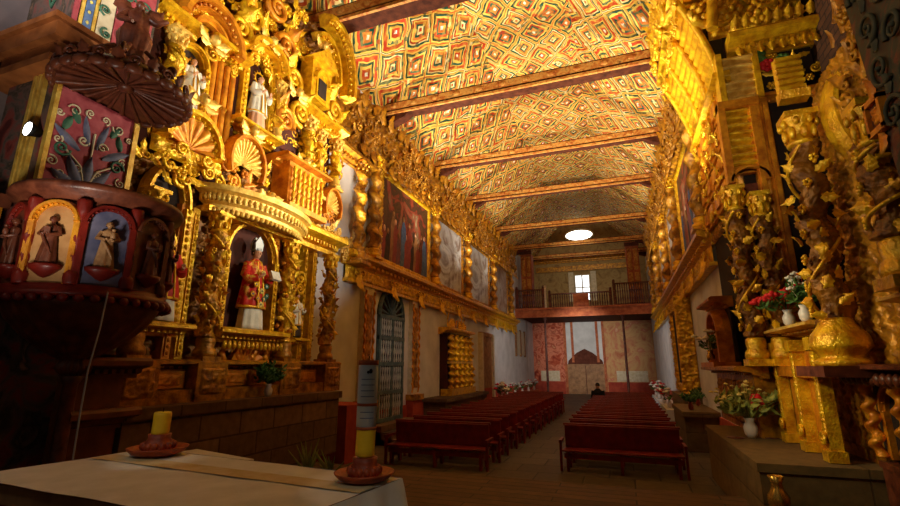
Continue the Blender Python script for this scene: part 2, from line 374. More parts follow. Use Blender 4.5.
    def twisted(s, cu, cn, v0, v1, r, pitch=.7, amp=.16, carv=.07, cell=.16, n=40, sg=1, seed=0, taper=.12, starts=1, dn=.022):
        m = int((v1-v0)/dn); kc = max(4, round(2*PI*r/cell))
        Z = np.linspace(v0, v1, m); th = np.linspace(0, 2*PI, n, endpoint=False); T, V = np.meshgrid(th, Z, indexing='ij')
        ph = starts*T - sg*2*PI*V/pitch
        R = r*(1-taper*(V-v0)/(v1-v0))*(1+amp*np.cos(ph)) + carv*carve(T/(2*PI)*kc*cell - sg*V/pitch*kc*cell*0, V, cell, seed, kc)
        R[:, 0] = R[:, -1] = 0
        ox = r*amp*1.2*np.cos(sg*2*PI*V/pitch)*(starts == 1); oy = r*amp*1.2*np.sin(sg*2*PI*V/pitch)*(starts == 1)
        s.grid(np.stack([cu+ox+R*np.cos(T), V, cn+oy+R*np.sin(T)], -1), cu=True)
    def capital(s, cu, cn, v, r, h):
        s.lathe((cu, v, cn), [(0, 0), (r*1.15, 0), (r*1.2, h*.08), (r, h*.12), (r*1.05, h*.5), (r*1.5, h*.8), (r*1.5, h*.82), (0, h*.82)], 16)
        s.box((cu, v+h*.9, cn), (r*2.7, h*.16, r*2.7))
        for q in range(8):
            a = q*PI/4; 
            s.blob((cu+r*1.22*math.cos(a), v+h*.34, cn+r*1.22*math.sin(a)), (r*.28, h*.22, r*.28), 6, 5)
            s.blob((cu+r*1.45*math.cos(a+.39), v+h*.66, cn+r*1.45*math.sin(a+.39)), (r*.26, h*.14, r*.26), 6, 5)
    def colbase(s, cu, cn, v, r, h):
        s.box((cu, v+h*.12, cn), (r*3, h*.24, r*3))
        s.lathe((cu, v, cn), [(0, h*.24), (r*1.45, h*.24), (r*1.5, h*.36), (r*1.4, h*.5), (r*1.1, h*.6), (r*1.25, h*.8), (r*1.2, h*.95), (r, h), (0, h)], 18)
    def build(s, name, m, parent=None, loc=None, bevel=0, label=None, solid=0, sub=0):
        V = np.vstack(s.V) if s.V else np.zeros((0, 3))
        if parent is not None:
            p = parent; o = np.zeros(3)
            while p is not None: o = o+np.array(p.location); p = p.parent
            V = V-o
        elif loc is not None: V = V-np.array(loc, float)
        me = bpy.data.meshes.new(name); me.from_pydata(V.tolist(), [], s.F); me.validate()
        if len(me.polygons) == len(s.S): me.polygons.foreach_set('use_smooth', s.S)
        for q in (m if isinstance(m, (list, tuple)) else [m]): me.materials.append(q)
        bm = bmesh.new(); bm.from_mesh(me); bmesh.ops.recalc_face_normals(bm, faces=bm.faces); bm.to_mesh(me); bm.free()
        o = bpy.data.objects.new(name, me); COL.objects.link(o)
        if parent is not None: o.parent = parent
        elif loc is not None: o.location = loc
        if bevel:
            b = o.modifiers.new('bevel', 'BEVEL'); b.width = bevel; b.segments = 2; b.limit_method = 'ANGLE'
        if label: o['label'] = label
        return o

def vine_wrap(m, u, n, r, z0, z1, s=1.0):
    """leaves, grapes and a climbing stem round a column standing at (u, n)"""
    rq = random.Random(int(u*100+z0*10)); k = int((z1-z0)*26)
    t = np.linspace(0, 1, 40); m.tube(np.stack([u+(r+.03)*np.cos(9*t), z0+(z1-z0)*t, n+(r+.03)*np.sin(9*t)], -1), .022, 6)
    f0 = m.fr
    for j in range(k):
        a = j*2.4+rq.uniform(-.3, .3); z = z0+(z1-z0)*j/k; e = (math.cos(a), 0, math.sin(a)); tn = (-math.sin(a), 0, math.cos(a))
        M = np.array([tn, (0, 1, 0), e]) @ f0.M
        m.fr = Fr(f0(np.array([[u+r*e[0], z, n+r*e[2]]]))[0], M[0], M[1], M[2])
        if j % 4 == 3:
            for q in range(5): m.blob((.03*s*math.cos(q*1.26), .035*s*math.sin(q*1.26), .04), .027*s, 6, 4)
            m.blob((0, -.06*s, .045), .024*s, 6, 4)
        else: m.leaf(0, 0, .015, rq.uniform(.13, .19)*s, rq.uniform(.1, .14)*s, rq.uniform(-.6, 3.7), .45)
    m.fr = f0

def tag(o, label, cat, group=None, kind=None):
    o['label'] = label; o['category'] = cat
    if group: o['group'] = group
    if kind: o['kind'] = kind
    return o
def thing(name, label, cat, loc, group=None):
    o = bpy.data.objects.new(name, None); o.empty_display_size = .2; COL.objects.link(o); o.location = loc
    return tag(o, label, cat, group)
def struct(o): o['kind'] = 'structure'; return o
def copy_tree(o, parent=None):
    c = o.copy(); COL.objects.link(c)
    if parent is not None: c.parent = parent
    for ch in [q for q in KIDS.get(o.name, [])] or list(o.children): copy_tree(ch, c)
    return c
KIDS = {}
# ================================================================== the shell of the church
XL, XR, YE, ZW, ZC = -7.5, 2.35, 42.0, 11.2, 15.0
PZ = 0.5                       # presbytery floor
b = MB(); b.bx((-9, 8.0, -.2), (4.2, YE+.5, 0)); struct(b.build('floor', FLOORM))
b = MB(); b.bx((-9, -3, 0), (4.2, 8.2, PZ)); struct(b.build('floor.001', PRESBM))
b = MB(); b.bx((-5.6, 8.2, 0), (1.35, 8.6, PZ/2)); struct(b.build('trim_1', ASHLARX))
b = MB(); b.bx((XL-.6, 4.3, 0), (XL, YE, ZW)); struct(b.build('wall_left', WHITE))
b = MB()
b.bx((XR, 12.6, 0), (XR+.6, YE, ZW))
struct(b.build('wall_right', WHITE))
b = MB()
b.bx((3.75, 3.0, 0), (4.2, 12.6, ZW))
struct(b.build('wall_recess', ADOBE))
b = MB(); b.bx((XL-.6, YE, 0), (XR+.6, YE+.5, ZC+.5)); struct(b.build('wall_far', WHITE))

# ceiling: two slopes and a flat centre, one shell with the painted boards
def ceiling():
    sec = [(XL-.1, ZW), (-4.45, ZC), (-.85, ZC), (XR+1.6, ZW-1.4)]
    me = bpy.data.meshes.new('ceiling'); V = []; F = []; UV = []; mi = []
    s = 0
    for k in range(3):
        (x0, z0), (x1, z1) = sec[k], sec[k+1]; L = math.hypot(x1-x0, z1-z0)
        ny = 60
        for j in range(ny):
            y0 = -3+(YE+3)*j/ny; y1 = -3+(YE+3)*(j+1)/ny; i = len(V)
            V += [(x0, y0, z0), (x1, y0, z1), (x1, y1, z1), (x0, y1, z0)]
            F.append((i+3, i+2, i+1, i)); u0 = s if k != 1 else -1.8; u1 = u0+L
            UV += [(u0, y1), (u1, y1), (u1, y0), (u0, y0)]; mi.append(1 if k == 1 else 0)
            # back of the boards
            V += [(x0, y0, z0+.25), (x1, y0, z1+.25), (x1, y1, z1+.25), (x0, y1, z0+.25)]
            F.append((i+4, i+5, i+6, i+7)); UV += [(0, 0)]*4; mi.append(0)
        s += L
    me.from_pydata(V, [], F); uv = me.uv_layers.new(name='UVMap')
    for i, q in enumerate(UV): uv.data[i].uv = (q[0], q[1])
    me.materials.append(CEILS); me.materials.append(CEILD); me.polygons.foreach_set('material_index', mi)
    o = bpy.data.objects.new('ceiling', me); COL.objects.link(o); struct(o)
ceiling()

# tie beams across the nave
names = ['beam crossing above the near end of the nave, highest in view', 'second tie beam counted from the altar side, broad painted frieze on its flank',
         'third tie beam counted from the altar side', 'fourth tie beam counted from the altar side', 'fifth tie beam, above the far part of the pews',
         'sixth tie beam, just in front of the choir loft', 'last tie beam, above the choir loft']
for i, (y, w) in enumerate(zip((9.0, 13.6, 18.6, 23.4, 29.6, 35.0, 39.0), (.5, .46, .4, .38, .38, .36, .34))):
    x0, x1 = XL-.05, XR+.15; z = ZW+.1; xm = (x0+x1)/2
    if i == 0: x1 = 3.7
    t = thing('tie_beam', 'dark brown wooden ' + names[i], 'beam', (xm, y, z))
    m = MB(); m.bx((x0, y-w/2, z-w/2), (x1, y+w/2, z+w/2)); m.build('beam_timber', BEAMW, t, bevel=.02)
    m = MB(); m.bx((x0, y-w/2-.03, z-w*.18), (x1, y-w/2+.01, z+w*.36))
    for x in np.arange(x0+.5, x1-.3, .8): m.blob((x, y-w/2-.03, z+w*.1), (.13, .03, .09), 8, 5)
    m.build('painted_frieze', BEAMP, t)
    m = MB(); m.bx((x0, y-w/2-.06, z-w*.5-.02), (x1, y-w/2+.02, z-w*.36)); m.build('bottom_moulding', BEAMP, t)
    for xe, sg in ((x0, 1), (x1, -1)):
        m = MB(); m.prism([(xe, z-w/2), (xe+sg*1.1, z-w/2), (xe+sg*.9, z-w/2-.16), (xe+sg*.4, z-w/2-.34), (xe, z-w/2-.5)], 1, y-w*.4, y+w*.4)
        m.build('corbel', BEAMW, t)

# gilded cornice running under the paintings on both walls
for nm, fr, u0, u1 in (('trim_2', FL(XL), 11.4, 34.6), ('trim_3', FRt(XR), 12.7, 34.6)):
    m = MB(fr); m.cornice(u0, u1, 5.2, 0, .42, .42, .3); m.relief(u0, u1, 4.78, 5.2, .12, .12, .26, .04, 3); m.bx((u0, 4.7, 0), (u1, 4.8, .2))
    for u in np.arange(u0+.6, u1, 2.3):
        m.leaf(u, 4.95, .2, .5, .4, -PI/2, .3); m.scroll(u-.16, 5.0, .2, .16, 1.4, .035); m.scroll(u+.16, 5.0, .2, .16, 1.4, .035, -1, PI)
    struct(m.build(nm, GOLD))
    m = MB(fr); m.relief(u0, u1, 9.05, 11.0, .1, .26, .4, .05, 8)
    for u in np.arange(u0+.3, u1, .62): m.leaf(u, 9.1, .34, .5, .34, -PI/2+.3*math.sin(u*9), .25); m.scroll(u+.2, 9.6, .3, .24, 1.6, .05, (-1)**int(u*2), u); m.leaf(u, 10.4, .3, .6, .4, PI/2+.5*math.sin(u*7), .2)
    struct(m.build(nm.replace('2', '4').replace('3', '5'), GOLDD))
# painted dado along the foot of the walls
for nm, a, c, mt in (('baseboard_left', (XL, 11.0, 0), (XL+.05, YE, .95), REDDADO), ('baseboard_right', (XR-.05, 12.7, 0), (XR, YE, .95), REDDADO)):
    m = MB(); m.bx(a, c); struct(m.build(nm, mt))

# ------------------------------------------------------------------ far wall
f = FF(YE)
m = MB(f); m.bx((XL, 0, .0), (-4.75, 6.5, .04)); struct(m.build('trim_6', FRESCO_RED))
m = MB(f); m.bx((-1.5, 0, .0), (XR, 6.5, .04)); struct(m.build('trim_7', FRESCO_YEL))
m = MB(f)
for x0, x1 in ((XL, -4.85), (-1.4, XR)): m.bx((x0, 0, .04), (x1, 1.0, .1)); m.bx((x0, 6.2, .04), (x1, 6.5, .14))
struct(m.build('trim_8', REDDADO))
m = MB(f)
for x0, x1 in ((-6.9, -5.3), (-.7, 1.7)): m.bx((x0, 1.05, .04), (x1, 1.9, .07))
struct(m.build('trim_9', CREAM))
m = MB(f)
for x in (-4.72, -1.55, -4.1, -2.05): m.bx((x-.1, 2.6 if x in (-4.1, -2.05) else 0, .02), (x+.1, 6.5, .16))
struct(m.build('trim_10', PAINTR))
d = thing('door_1', 'wide double entrance door of brown planks under a pointed top', 'door', (-3.13, YE-.02, 0)); struct(d)
for x0, x1 in ((-4.5, -3.16), (-3.1, -1.76)):
    m = MB(f); m.bx((x0, .02, .02), (x1, 2.35, .1))
    for r in range(4):
        for c in range(3): m.box((x0+.25+c*.42, .35+r*.55, .12), (.34, .44, .05))
    for r in range(5):
        for c in range(4): m.blob((x0+.08+c*.4, .1+r*.55, .13), .03, 6, 4)
    m.build('door_leaf', BROWND, d)
m = MB(f); m.prism([(-4.6, 2.36), (-1.66, 2.36), (-1.75, 2.75), (-2.5, 3.4), (-3.13, 3.72), (-3.8, 3.4), (-4.5, 2.75)], 2, .02, .12); m.build('pointed_panel', TYMP, d)
m = MB(f); m.bx((-4.5, .02, .0), (-1.76, 2.4, .03)); m.build('backing', TYMP, d)
m = MB(f); m.bx((-4.62, 2.33, .02), (-1.64, 2.45, .16)); m.bx((-4.64, 0, .02), (-4.5, 2.4, .14)); m.bx((-1.76, 0, .02), (-1.62, 2.4, .14)); m.build('door_frame', BROWND, d)

# the gable above the loft
m = MB(f); m.bx((XL, 6.6, .0), (XR, 15.2, .05)); struct(m.build('trim_11', GABLE))
m = MB(f); m.cornice(-6.9, 1.6, 11.3, .05, .5, .45, .3); m.bx((-6.9, 10.5, .05), (1.6, 10.95, .3)); struct(m.build('trim_12', GOLDD))
w = thing('window_1', 'bright small window in the end wall above the loft railing', 'window', (-2.93, YE-.05, 7.9)); struct(w)
m = MB(f); m.bx((-3.5, 7.9, .05), (-2.36, 10.1, .1)); m.build('pane', DAYPANE, w)
m = MB(f)
for x in (-3.55, -2.93, -2.3): m.bx((x-.05, 7.85, .06), (x+.05, 10.15, .16))
for z in (7.85, 9.0, 10.1): m.bx((-3.6, z-.04, .06), (-2.26, z+.04, .15))
m.bx((-4.1, 7.8, .05), (-3.65, 10.4, .12)); m.bx((-2.2, 7.8, .05), (-1.75, 10.4, .12)); m.build('window_frame', CREAM, w)
w = thing('window_2', 'glaring oval skylight high in the end gable', 'window', (-2.95, YE-.05, 13.3)); struct(w)
m = MB(f); m.lathe((-2.95, 13.75, .05), [(0, 0), (1, 0), (1, .06), (0, .06)], 28, axis=2, ru=1.15, rn=.45); m.build('pane', LAMPG, w)
m = MB(f); m.arc(-2.95, 13.75, 1.15, .45, 0, 2*PI, [(0, .05), (0, .2), (.16, .2), (.16, .05)], 36); m.build('window_frame', CREAM, w)

# ------------------------------------------------------------------ choir loft
m = MB(); m.bx((XL, 35.0, 6.0), (XR, YE, 6.3)); struct(m.build('floor.002', BEAMW))
m = MB(FF(35.0)); m.bx((XL, 5.85, -.1), (XR, 6.45, .12)); m.bx((XL, 6.35, .0), (XR, 6.5, .25)); m.bx((XL, 5.8, 0), (XR, 5.92, .2)); struct(m.build('trim_13', PAINTR))
def railing(x0, x1, y, z0, z1, lab, n):
    t = thing('loft_railing', lab, 'railing', ((x0+x1)/2, y, z0))
    m = MB(); m.bx((x0, y-.07, z1-.1), (x1, y+.07, z1)); m.build('handrail', DARKW, t)
    m = MB(); m.bx((x0, y-.06, z0), (x1, y+.06, z0+.1)); m.build('bottom_rail', DARKW, t)
    for i in range(n):
        x = x0+.1+(x1-x0-.2)*i/(n-1); m = MB()
        m.lathe((x, y, z0+.1), [(0, 0), (.045, 0), (.03, .12), (.06, .35), (.03, .55), (.03, .7), (.055, .9), (.03, 1.0), (.045, z1-z0-.2), (0, z1-z0-.2)], 8, axis=2)
        m.build('baluster', DARKW, t)
    for x in (x0, x1):
        m = MB(); m.bx((x-.09, y-.09, z0), (x+.09, y+.09, z1+.1)); m.blob((x, y, z1+.18), .1); m.build('newel_post', DARKW, t)
    return t
railing(-7.35, -5.35, 35.05, 6.5, 7.95, 'dark spindle railing at the left end of the choir loft', 13)
t = railing(-4.92, -.55, 35.35, 6.3, 7.6, 'long dark spindle railing in the middle of the choir loft', 26)
m = MB(); m.bx((-3.2, 35.22, 6.35), (-2.1, 35.3, 7.5)); m.build('centre_panel', PAINTR, t, label='solid reddish panel in the middle of the railing')
railing(-.3, 2.2, 35.05, 6.5, 8.1, 'dark spindle railing at the right end of the choir loft', 16)
m = MB(); m.bx((-5.27, 34.98, 6.5), (-5.13, 35.12, 8.0)); m.blob((-5.2, 35.05, 8.1), .12); tag(m.build('newel_post', CREAM, None, (-5.2, 35.05, 6.5)), 'pale post between the left and middle loft railings', 'post')
for x, lab in ((-5.35, 'thin dark post under the loft, left of the entrance door'), (.12, 'thin dark post under the loft, right of the entrance door')):
    m = MB(); m.lathe((x, 35.3, 0), [(0, 0), (.16, 0), (.16, .15), (.09, .25), (.075, 5.5), (.14, 5.7), (.14, 5.95), (0, 5.95)], 12, axis=2)
    tag(m.build('loft_post', DARKW, None, (x, 35.3, 0)), lab, 'post')
for x0, x1, lab in ((-7.2, -6.35, 'tall brown painted organ case at the left of the loft'), (.72, 1.62, 'tall brown painted organ case at the right of the loft')):
    t = thing('organ_case', lab, 'organ', ((x0+x1)/2, 36.6, 6.3)); fo = FF(36.2)
    m = MB(); m.bx((x0, 36.2, 6.3), (x1, 37.2, 11.0)); m.build('case', PAINTR, t)
    m = MB(fo)
    for z0, z1 in ((6.5, 7.6), (7.8, 9.0), (9.2, 10.8)):
        for k in range(2):
            c = x0+(x1-x0)*(.27+.46*k); m.bx((c-.15, z0, .0), (c+.15, z1, .05)); m.relief(c-.12, c+.12, z0+.05, z1-.05, .05, .04, .14, .03, 5)
    m.build('door_panel', BEAMP, t)
    m = MB(fo); m.cornice(x0, x1, 11.0, 0, .2, .3, .12); m.build('cornice', DARKW, t); m = MB(fo); m.bx((x0, 7.65, 0), (x1, 7.75, .12)); m.build('string_course', DARKW, t)

# ------------------------------------------------------------------ paintings and twisted columns high on the walls
bays = [(13.25, 17.75), (18.5, 22.2), (23.1, 27.3), (28.4, 32.2)]
ord_ = ['nearest', 'second', 'third', 'farthest']
look = ['large dark painting of robed figures', 'large pale grey-brown glare-painted picture', 'large grey glare-painted picture', 'large brown painting']
for side, fr, sgn in (('left', FL(XL), 1), ('right', FRt(XR), -1)):
    for i, (u0, u1) in enumerate(bays):
        X = XL if side == 'left' else XR; ex = '' if i else ', with red cloaks'
        t = thing('wall_painting', f'{look[i]} in a gilt frame, {ord_[i]} on the {side} nave wall', 'painting', (X+sgn*.05, (u0+u1)/2, 5.65), f'paintings on the {side} nave wall')
        m = MB(fr); m.bx((u0+.2, 5.8, .02), (u1-.2, 8.95, .07)); cv = m.build('canvas', (PAINT_A, PAINT_GLARE, PAINT_GLARE, PAINT_C)[i], t)
        if i == 0:      # a crowd of cloaked figures painted on the nearest canvas
            rq = random.Random(4)
            for k in range(13):
                u = 13.75+k*.28+rq.uniform(-.08, .08); h = rq.uniform(.9, 1.9); w = rq.uniform(.16, .26); mt = (REDCL, ROBEB, BROWND, REDCL, DARKW, BLUE, REDCL)[k % 7]
                q = MB(fr); q.prism([(u-w*1.2, 5.85), (u+w*1.2, 5.85), (u+w, 5.85+h*.5), (u+w*.8, 5.85+h*.85), (u+w*.3, 5.85+h), (u-w*.3, 5.85+h), (u-w*.9, 5.85+h*.8), (u-w*.8, 5.85+h*.45)], 2, .07, .076+.001*k)
                q.build('painted_figure', mt, cv)
                q = MB(fr); q.lathe((u, 5.95+h, .07), [(0, 0), (.09, 0), (.09, .01), (0, .01)], 10, axis=2, rn=1.25); q.build('painted_head', BROWND if k % 3 else SKIN, cv)
        m = MB(fr); w_ = .26
        m.relief(u0, u1, 5.62, 5.62+w_, .1, .1, .24, .04, i, 0); m.relief(u0, u1, 9.0-w_, 9.0, .1, .1, .24, .04, i+4, 0)
        m.relief(u0, u0+w_, 5.62, 9.0, .1, .1, .24, .04, i+9, 0); m.relief(u1-w_, u1, 5.62, 9.0, .1, .1, .24, .04, i+14, 0)
        m.build('gilt_frame', GOLDD if i else GOLD, t)
        m = MB(fr); c = (u0+u1)/2
        m.foliage(u0+.1, u1-.1, 9.05, 9.5, .35, 40, .3, True); m.foliage(c-1, c+1, 9.5, 10.3, .3, 34, .34, True); m.build('carved_foliage', GOLDD, t)
        m = MB(fr)
        for s_ in (-1, 1):
            m.scroll(c+s_*1.1, 9.6, .2, .45, 1.7, .09, s_, PI/2); m.scroll(c+s_*.45, 10.2, .2, .35, 1.6, .08, -s_, PI/2)
        m.bx((c-1.1, 9.3, .15), (c+1.1, 9.5, .25)); m.bx((c-.1, 9.4, .15), (c+.1, 10.2, .25)); m.shell(c, 10.1, .5, .6, .15, .25, 7); m.build('crest', GOLDO, t)
    for i, u in enumerate((12.75, 18.12, 22.65, 27.85, 32.7)):
        t = thing('twisted_column', f'gilded twisted column between wall paintings, {["nearest", "second", "third", "fourth", "farthest"][i]} of the row on the {side} nave wall', 'column', ((XL+.22) if side == 'left' else XR-.22, u, 5.6), f'twisted columns on the {side} nave wall')
        m = MB(fr); m.twisted(u, .22, 5.95, 8.75, .17, .62, .16, .05, .17, 28, 1, i, dn=.035); m.build('shaft', GOLDD, t)
        m = MB(fr); m.capital(u, .22, 8.72, .15, .4); m.build('capital', GOLD, t)
        m = MB(fr); m.colbase(u, .22, 5.6, .17, .36); m.build('base', GOLD, t)

# ------------------------------------------------------------------ left wall, low
fr = FL(XL)
d = thing('door_2', 'grey-blue spindle door with a fan of ribs above', 'door', (XL+.1, 14.45, .55)); struct(d)
u0, u1, z0, zs = 13.55, 15.4, .55, 3.95
m = MB(fr); m.bx((u0, z0, .0), (u1, zs, .02)); m.shell((u0+u1)/2, zs, (u1-u0)/2, 1.0, .0, .005, 3); m.build('dark_opening', BLACKW, d)
m = MB(fr)
for u in (u0, (u0+u1)/2-.03, u1-.12): m.bx((u, z0, .03), (u+.12, zs, .12))
rows = [z0, z0+.85, z0+1.75, z0+2.6, zs-.1]
for z in rows: m.bx((u0, z, .03), (u1, z+.13, .13))
m.archband((u0+u1)/2, zs, (u1-u0)/2-.12, .9, .14, .03, .1); m.build('door_frame', TEALW, d)
for k in range(4):
    for j in range(10):
        u = u0+.2+(u1-u0-.4)*j/9
        if abs(u-(u0+u1)/2) < .07: continue
        m = MB(fr); h = rows[k+1]-rows[k]-.13; m.lathe((u, rows[k]+.13, .08), [(.02, 0), (.035, h*.1), (.02, h*.3), (.045, h*.5), (.02, h*.7), (.035, h*.9), (.02, h)], 7); m.build('spindle', SPINW, d)
m = MB(fr); cu = (u0+u1)/2
for k in range(9):
    a = PI*(.06+.11*k); m.tube([(cu+.16*math.cos(a), zs+.18*math.sin(a), .08), (cu+.8*math.cos(a), zs+.9*math.sin(a), .08)], [.02, .045], 6)
m.shell(cu, zs+.05, .22, .25, .05, .08, 5); m.build('fan_grille', TEALW, d)
m = MB(fr)
for k in range(3): m.bx((u0-.4, 0, 0), (u1+.4, .18*(k+1), 1.2-.35*k))
struct(m.build('trim_14', ASHLAR))
for nm, u, lab in (('painted_pilaster', 12.75, 'ornate painted pilaster left of the spindle door'), ('painted_pilaster', 16.3, 'ornate painted pilaster right of the spindle door')):
    t = thing(nm, lab, 'pilaster', (XL+.1, u, 0))
    m = MB(fr); m.bx((u-.42, 0, 0), (u+.42, 1.15, .28)); m.build('pedestal', REDDADO, t)
    m = MB(fr); m.bx((u-.32, 1.15, 0), (u+.32, 4.7, .16)); m.build('shaft', CREAM, t)
    m = MB(fr); m.relief(u-.2, u+.2, 1.5, 4.5, .16, .07, .3, .04, 31); m.bx((u-.45, 1.1, 0), (u+.45, 1.3, .34)); m.build('carved_panel', GOLDD, t)
    for s_ in (-.27, .27):
        m = MB(fr); m.twisted(u+s_, .18, 1.35, 4.6, .035, .3, .25, .015, .07, 12, 1, dn=.03); m.build('twisted_cord', GOLDO, t)
m = MB(fr); m.bx((10.4, .0, 0), (11.5, 1.35, 1.0)); tag(m.build('red_plastered_block', REDDADO, None, (XL+.5, 10.95, 0)), 'red plastered block beside the end of the stone platform', 'block')
# plinth and small gilded altarpiece
m = MB(fr); m.bx((17.4, 0, 0), (23.2, 1.0, .95)); m.bx((17.3, .95, 0), (23.3, 1.08, 1.05)); tag(m.build('stone_plinth', ASHLAR, None, (XL+.5, 20.3, 0)), 'low stone plinth under the small glowing altarpiece on the left wall', 'plinth')
t = thing('small_altarpiece', 'small glowing gilded altarpiece with little twisted columns on the left wall', 'altarpiece', (XL+.3, 20.8, 1.08))
m = MB(fr); m.bx((19.2, 1.08, 0), (22.4, 3.7, .35)); m.build('case', REDBR, t)
m = MB(fr); m.cornice(19.2, 22.4, 3.65, .0, .6, .3, .16); m.bx((19.1, 1.08, .1), (22.5, 1.35, .6)); m.bx((19.2, 2.4, .35), (22.4, 2.5, .5))
m.foliage(19.6, 22.0, 3.95, 4.3, .2, 22, .3, True); m.scroll(20.1, 4.1, .2, .3, 1.6, .06); m.scroll(21.5, 4.1, .2, .3, 1.6, .06, -1, PI); m.build('carved_moulding', GOLD, t)
for k, u in enumerate((19.4, 20.1, 20.8, 21.5, 22.2)):
    m = MB(fr); m.twisted(u, .5, 1.35, 2.4, .11, .3, .25, .04, .1, 16, 1, k, dn=.03); m.twisted(u, .45, 2.5, 3.65, .11, .3, .25, .04, .1, 16, 1, k, dn=.03); m.build('column', GOLD, t)
for k, u in enumerate((19.75, 20.45, 21.15, 21.85)):
    m = MB(fr); m.relief(u-.24, u+.24, 1.4, 2.38, .36, .1, .22, .03, k); m.relief(u-.24, u+.24, 2.52, 3.6, .36, .1, .22, .03, k+9); m.build('carved_panel', GOLD, t)
d = thing('door_3', 'half-open wooden door in the white left wall beyond the pews', 'door', (XL+.05, 26.3, .1)); struct(d)
m = MB(fr); m.bx((25.2, .1, .0), (27.4, 4.0, .12)); m.bx((25.1, 3.95, 0), (27.5, 4.15, .2)); m.build('door_leaf', BROWND, d)
m = MB(fr); m.bx((25.0, 0, 0), (25.25, 4.1, .25)); m.bx((27.35, 0, 0), (27.6, 4.1, .25)); m.build('door_frame', CREAM, d)
m = MB(fr); m.bx((25.4, .15, .12), (27.2, 1.1, .16)); m.build('red_panel', REDDADO, d)
w = thing('window_3', 'small shuttered window in the far part of the left wall', 'window', (XL+.05, 36.2, 3.1)); struct(w)
m = MB(fr); m.bx((34.6, 3.1, 0), (37.8, 4.9, .06)); m.build('shutter', CREAM, w)
m = MB(fr)
for u in (34.6, 36.2, 37.8): m.bx((u-.12, 3.0, 0), (u+.12, 5.0, .12))
m.build('window_frame', BROWND, w)

# ------------------------------------------------------------------ right wall, low
fr = FRt(XR)
t = thing('side_altarpiece', 'dark panel in a carved gilt frame on the right wall behind the pews', 'altarpiece', (XR-.3, 20.2, 1.3))
m = MB(fr); m.bx((18.4, 1.4, 0), (22.0, 4.5, .3)); m.build('panel', BLACKW, t)
m = MB(fr); m.relief(18.3, 18.8, 1.4, 4.5, .3, .2, .3, .04, 2, 0); m.relief(21.6, 22.1, 1.4, 4.5, .3, .2, .3, .04, 3, 0); m.relief(18.3, 22.1, 4.3, 4.8, .3, .22, .3, .05, 4, 0); m.relief(18.3, 22.1, 1.3, 1.7, .3, .2, .3, .05, 5, 0); m.build('carved_frame', GOLD, t)
m = MB(FF(18.3)); m.relief(XR-.55, XR, 1.35, 4.75, .0, .16, .28, .03, 8); m.build('carved_end', GOLD, t)
m = MB(); m.bx((1.45, 15.2, 0), (XR, 18.2, .98)); m.bx((1.4, 15.1, .92), (XR, 18.3, 1.06)); tag(m.build('stone_plinth', ASHLARX, None, (1.9, 16.7, 0)), 'low stone plinth beside the right-hand pews', 'plinth')
m = MB(); m.bx((1.75, 18.2, 0), (XR, 22.2, 1.3)); tag(m.build('altar_block', ASHLARX, None, (2.05, 20.2, 0)), 'block carrying the gilt-framed dark panel on the right wall', 'plinth')

# ------------------------------------------------------------------ pews
def pew(x0, x1, y):
    t = thing('wooden_pew', '', 'pew', ((x0+x1)/2, y, 0))
    m = MB(); m.box(((x0+x1)/2, y+.02, .7), (x1-x0-.06, .05, .5), (0, .1)); m.build('backrest', REDW, t, bevel=.012)
    m = MB(); m.box(((x0+x1)/2, y+.04, .96), (x1-x0, .08, .05)); m.build('top_rail', REDW, t, bevel=.012)
    m = MB(); m.bx((x0, y-.46, .41), (x1, y-.02, .45)); m.build('seat', REDW, t, bevel=.01)
    m = MB(); m.bx((x0+.04, y-.42, .27), (x1-.04, y-.38, .38)); m.build('front_rail', REDW, t)
    for x in (x0+.12, (x0+x1)/2, x1-.12):
        m = MB(); m.prism([(y-.44, 0), (y-.34, 0), (y-.3, .18), (y-.02, .18), (y+.04, 0), (y+.14, 0), (y+.11, .95), (y+.05, .95), (y+.01, .44), (y-.44, .44)], 0, x-.03, x+.03); m.build('support', REDW, t)
    for x in (x0-.03, x1+.03):
        m = MB(); m.bx((x-.025, y-.44, 0), (x+.025, y-.36, .62)); m.bx((x-.03, y-.48, .6), (x+.03, y+.08, .66)); m.build('armrest', REDW, t)
    m = MB(); m.bx((x0+.1, y+.28, .16), (x1-.1, y+.42, .2)); m.build('kneeler', REDW, t)
    return t
onum = ['front', 'second', 'third', 'fourth', 'fifth', 'sixth', 'seventh', 'eighth', 'ninth', 'tenth', 'eleventh', 'twelfth', 'thirteenth', 'fourteenth', 'rearmost']
protos = {'right': pew(-1.5, 1.03, 11.95), 'left': pew(-5.62, -3.12, 11.3)}
kids = {k: list(v.children) for k, v in protos.items()}
for side in ('right', 'left'):
    p = protos[side]
    for i in range(15):
        o = p if i == 0 else p.copy()
        if i:
            COL.objects.link(o)
            for ch in kids[side]: c = ch.copy(); COL.objects.link(c); c.parent = o
            o.location = (p.location[0]+.02*math.sin(i*2.1), p.location[1]+1.04*i, 0)
        o['label'] = f'dark red wooden bench, {onum[i]} row of the {side}-hand block of pews'
        o['group'] = f'pews of the {side}-hand block'

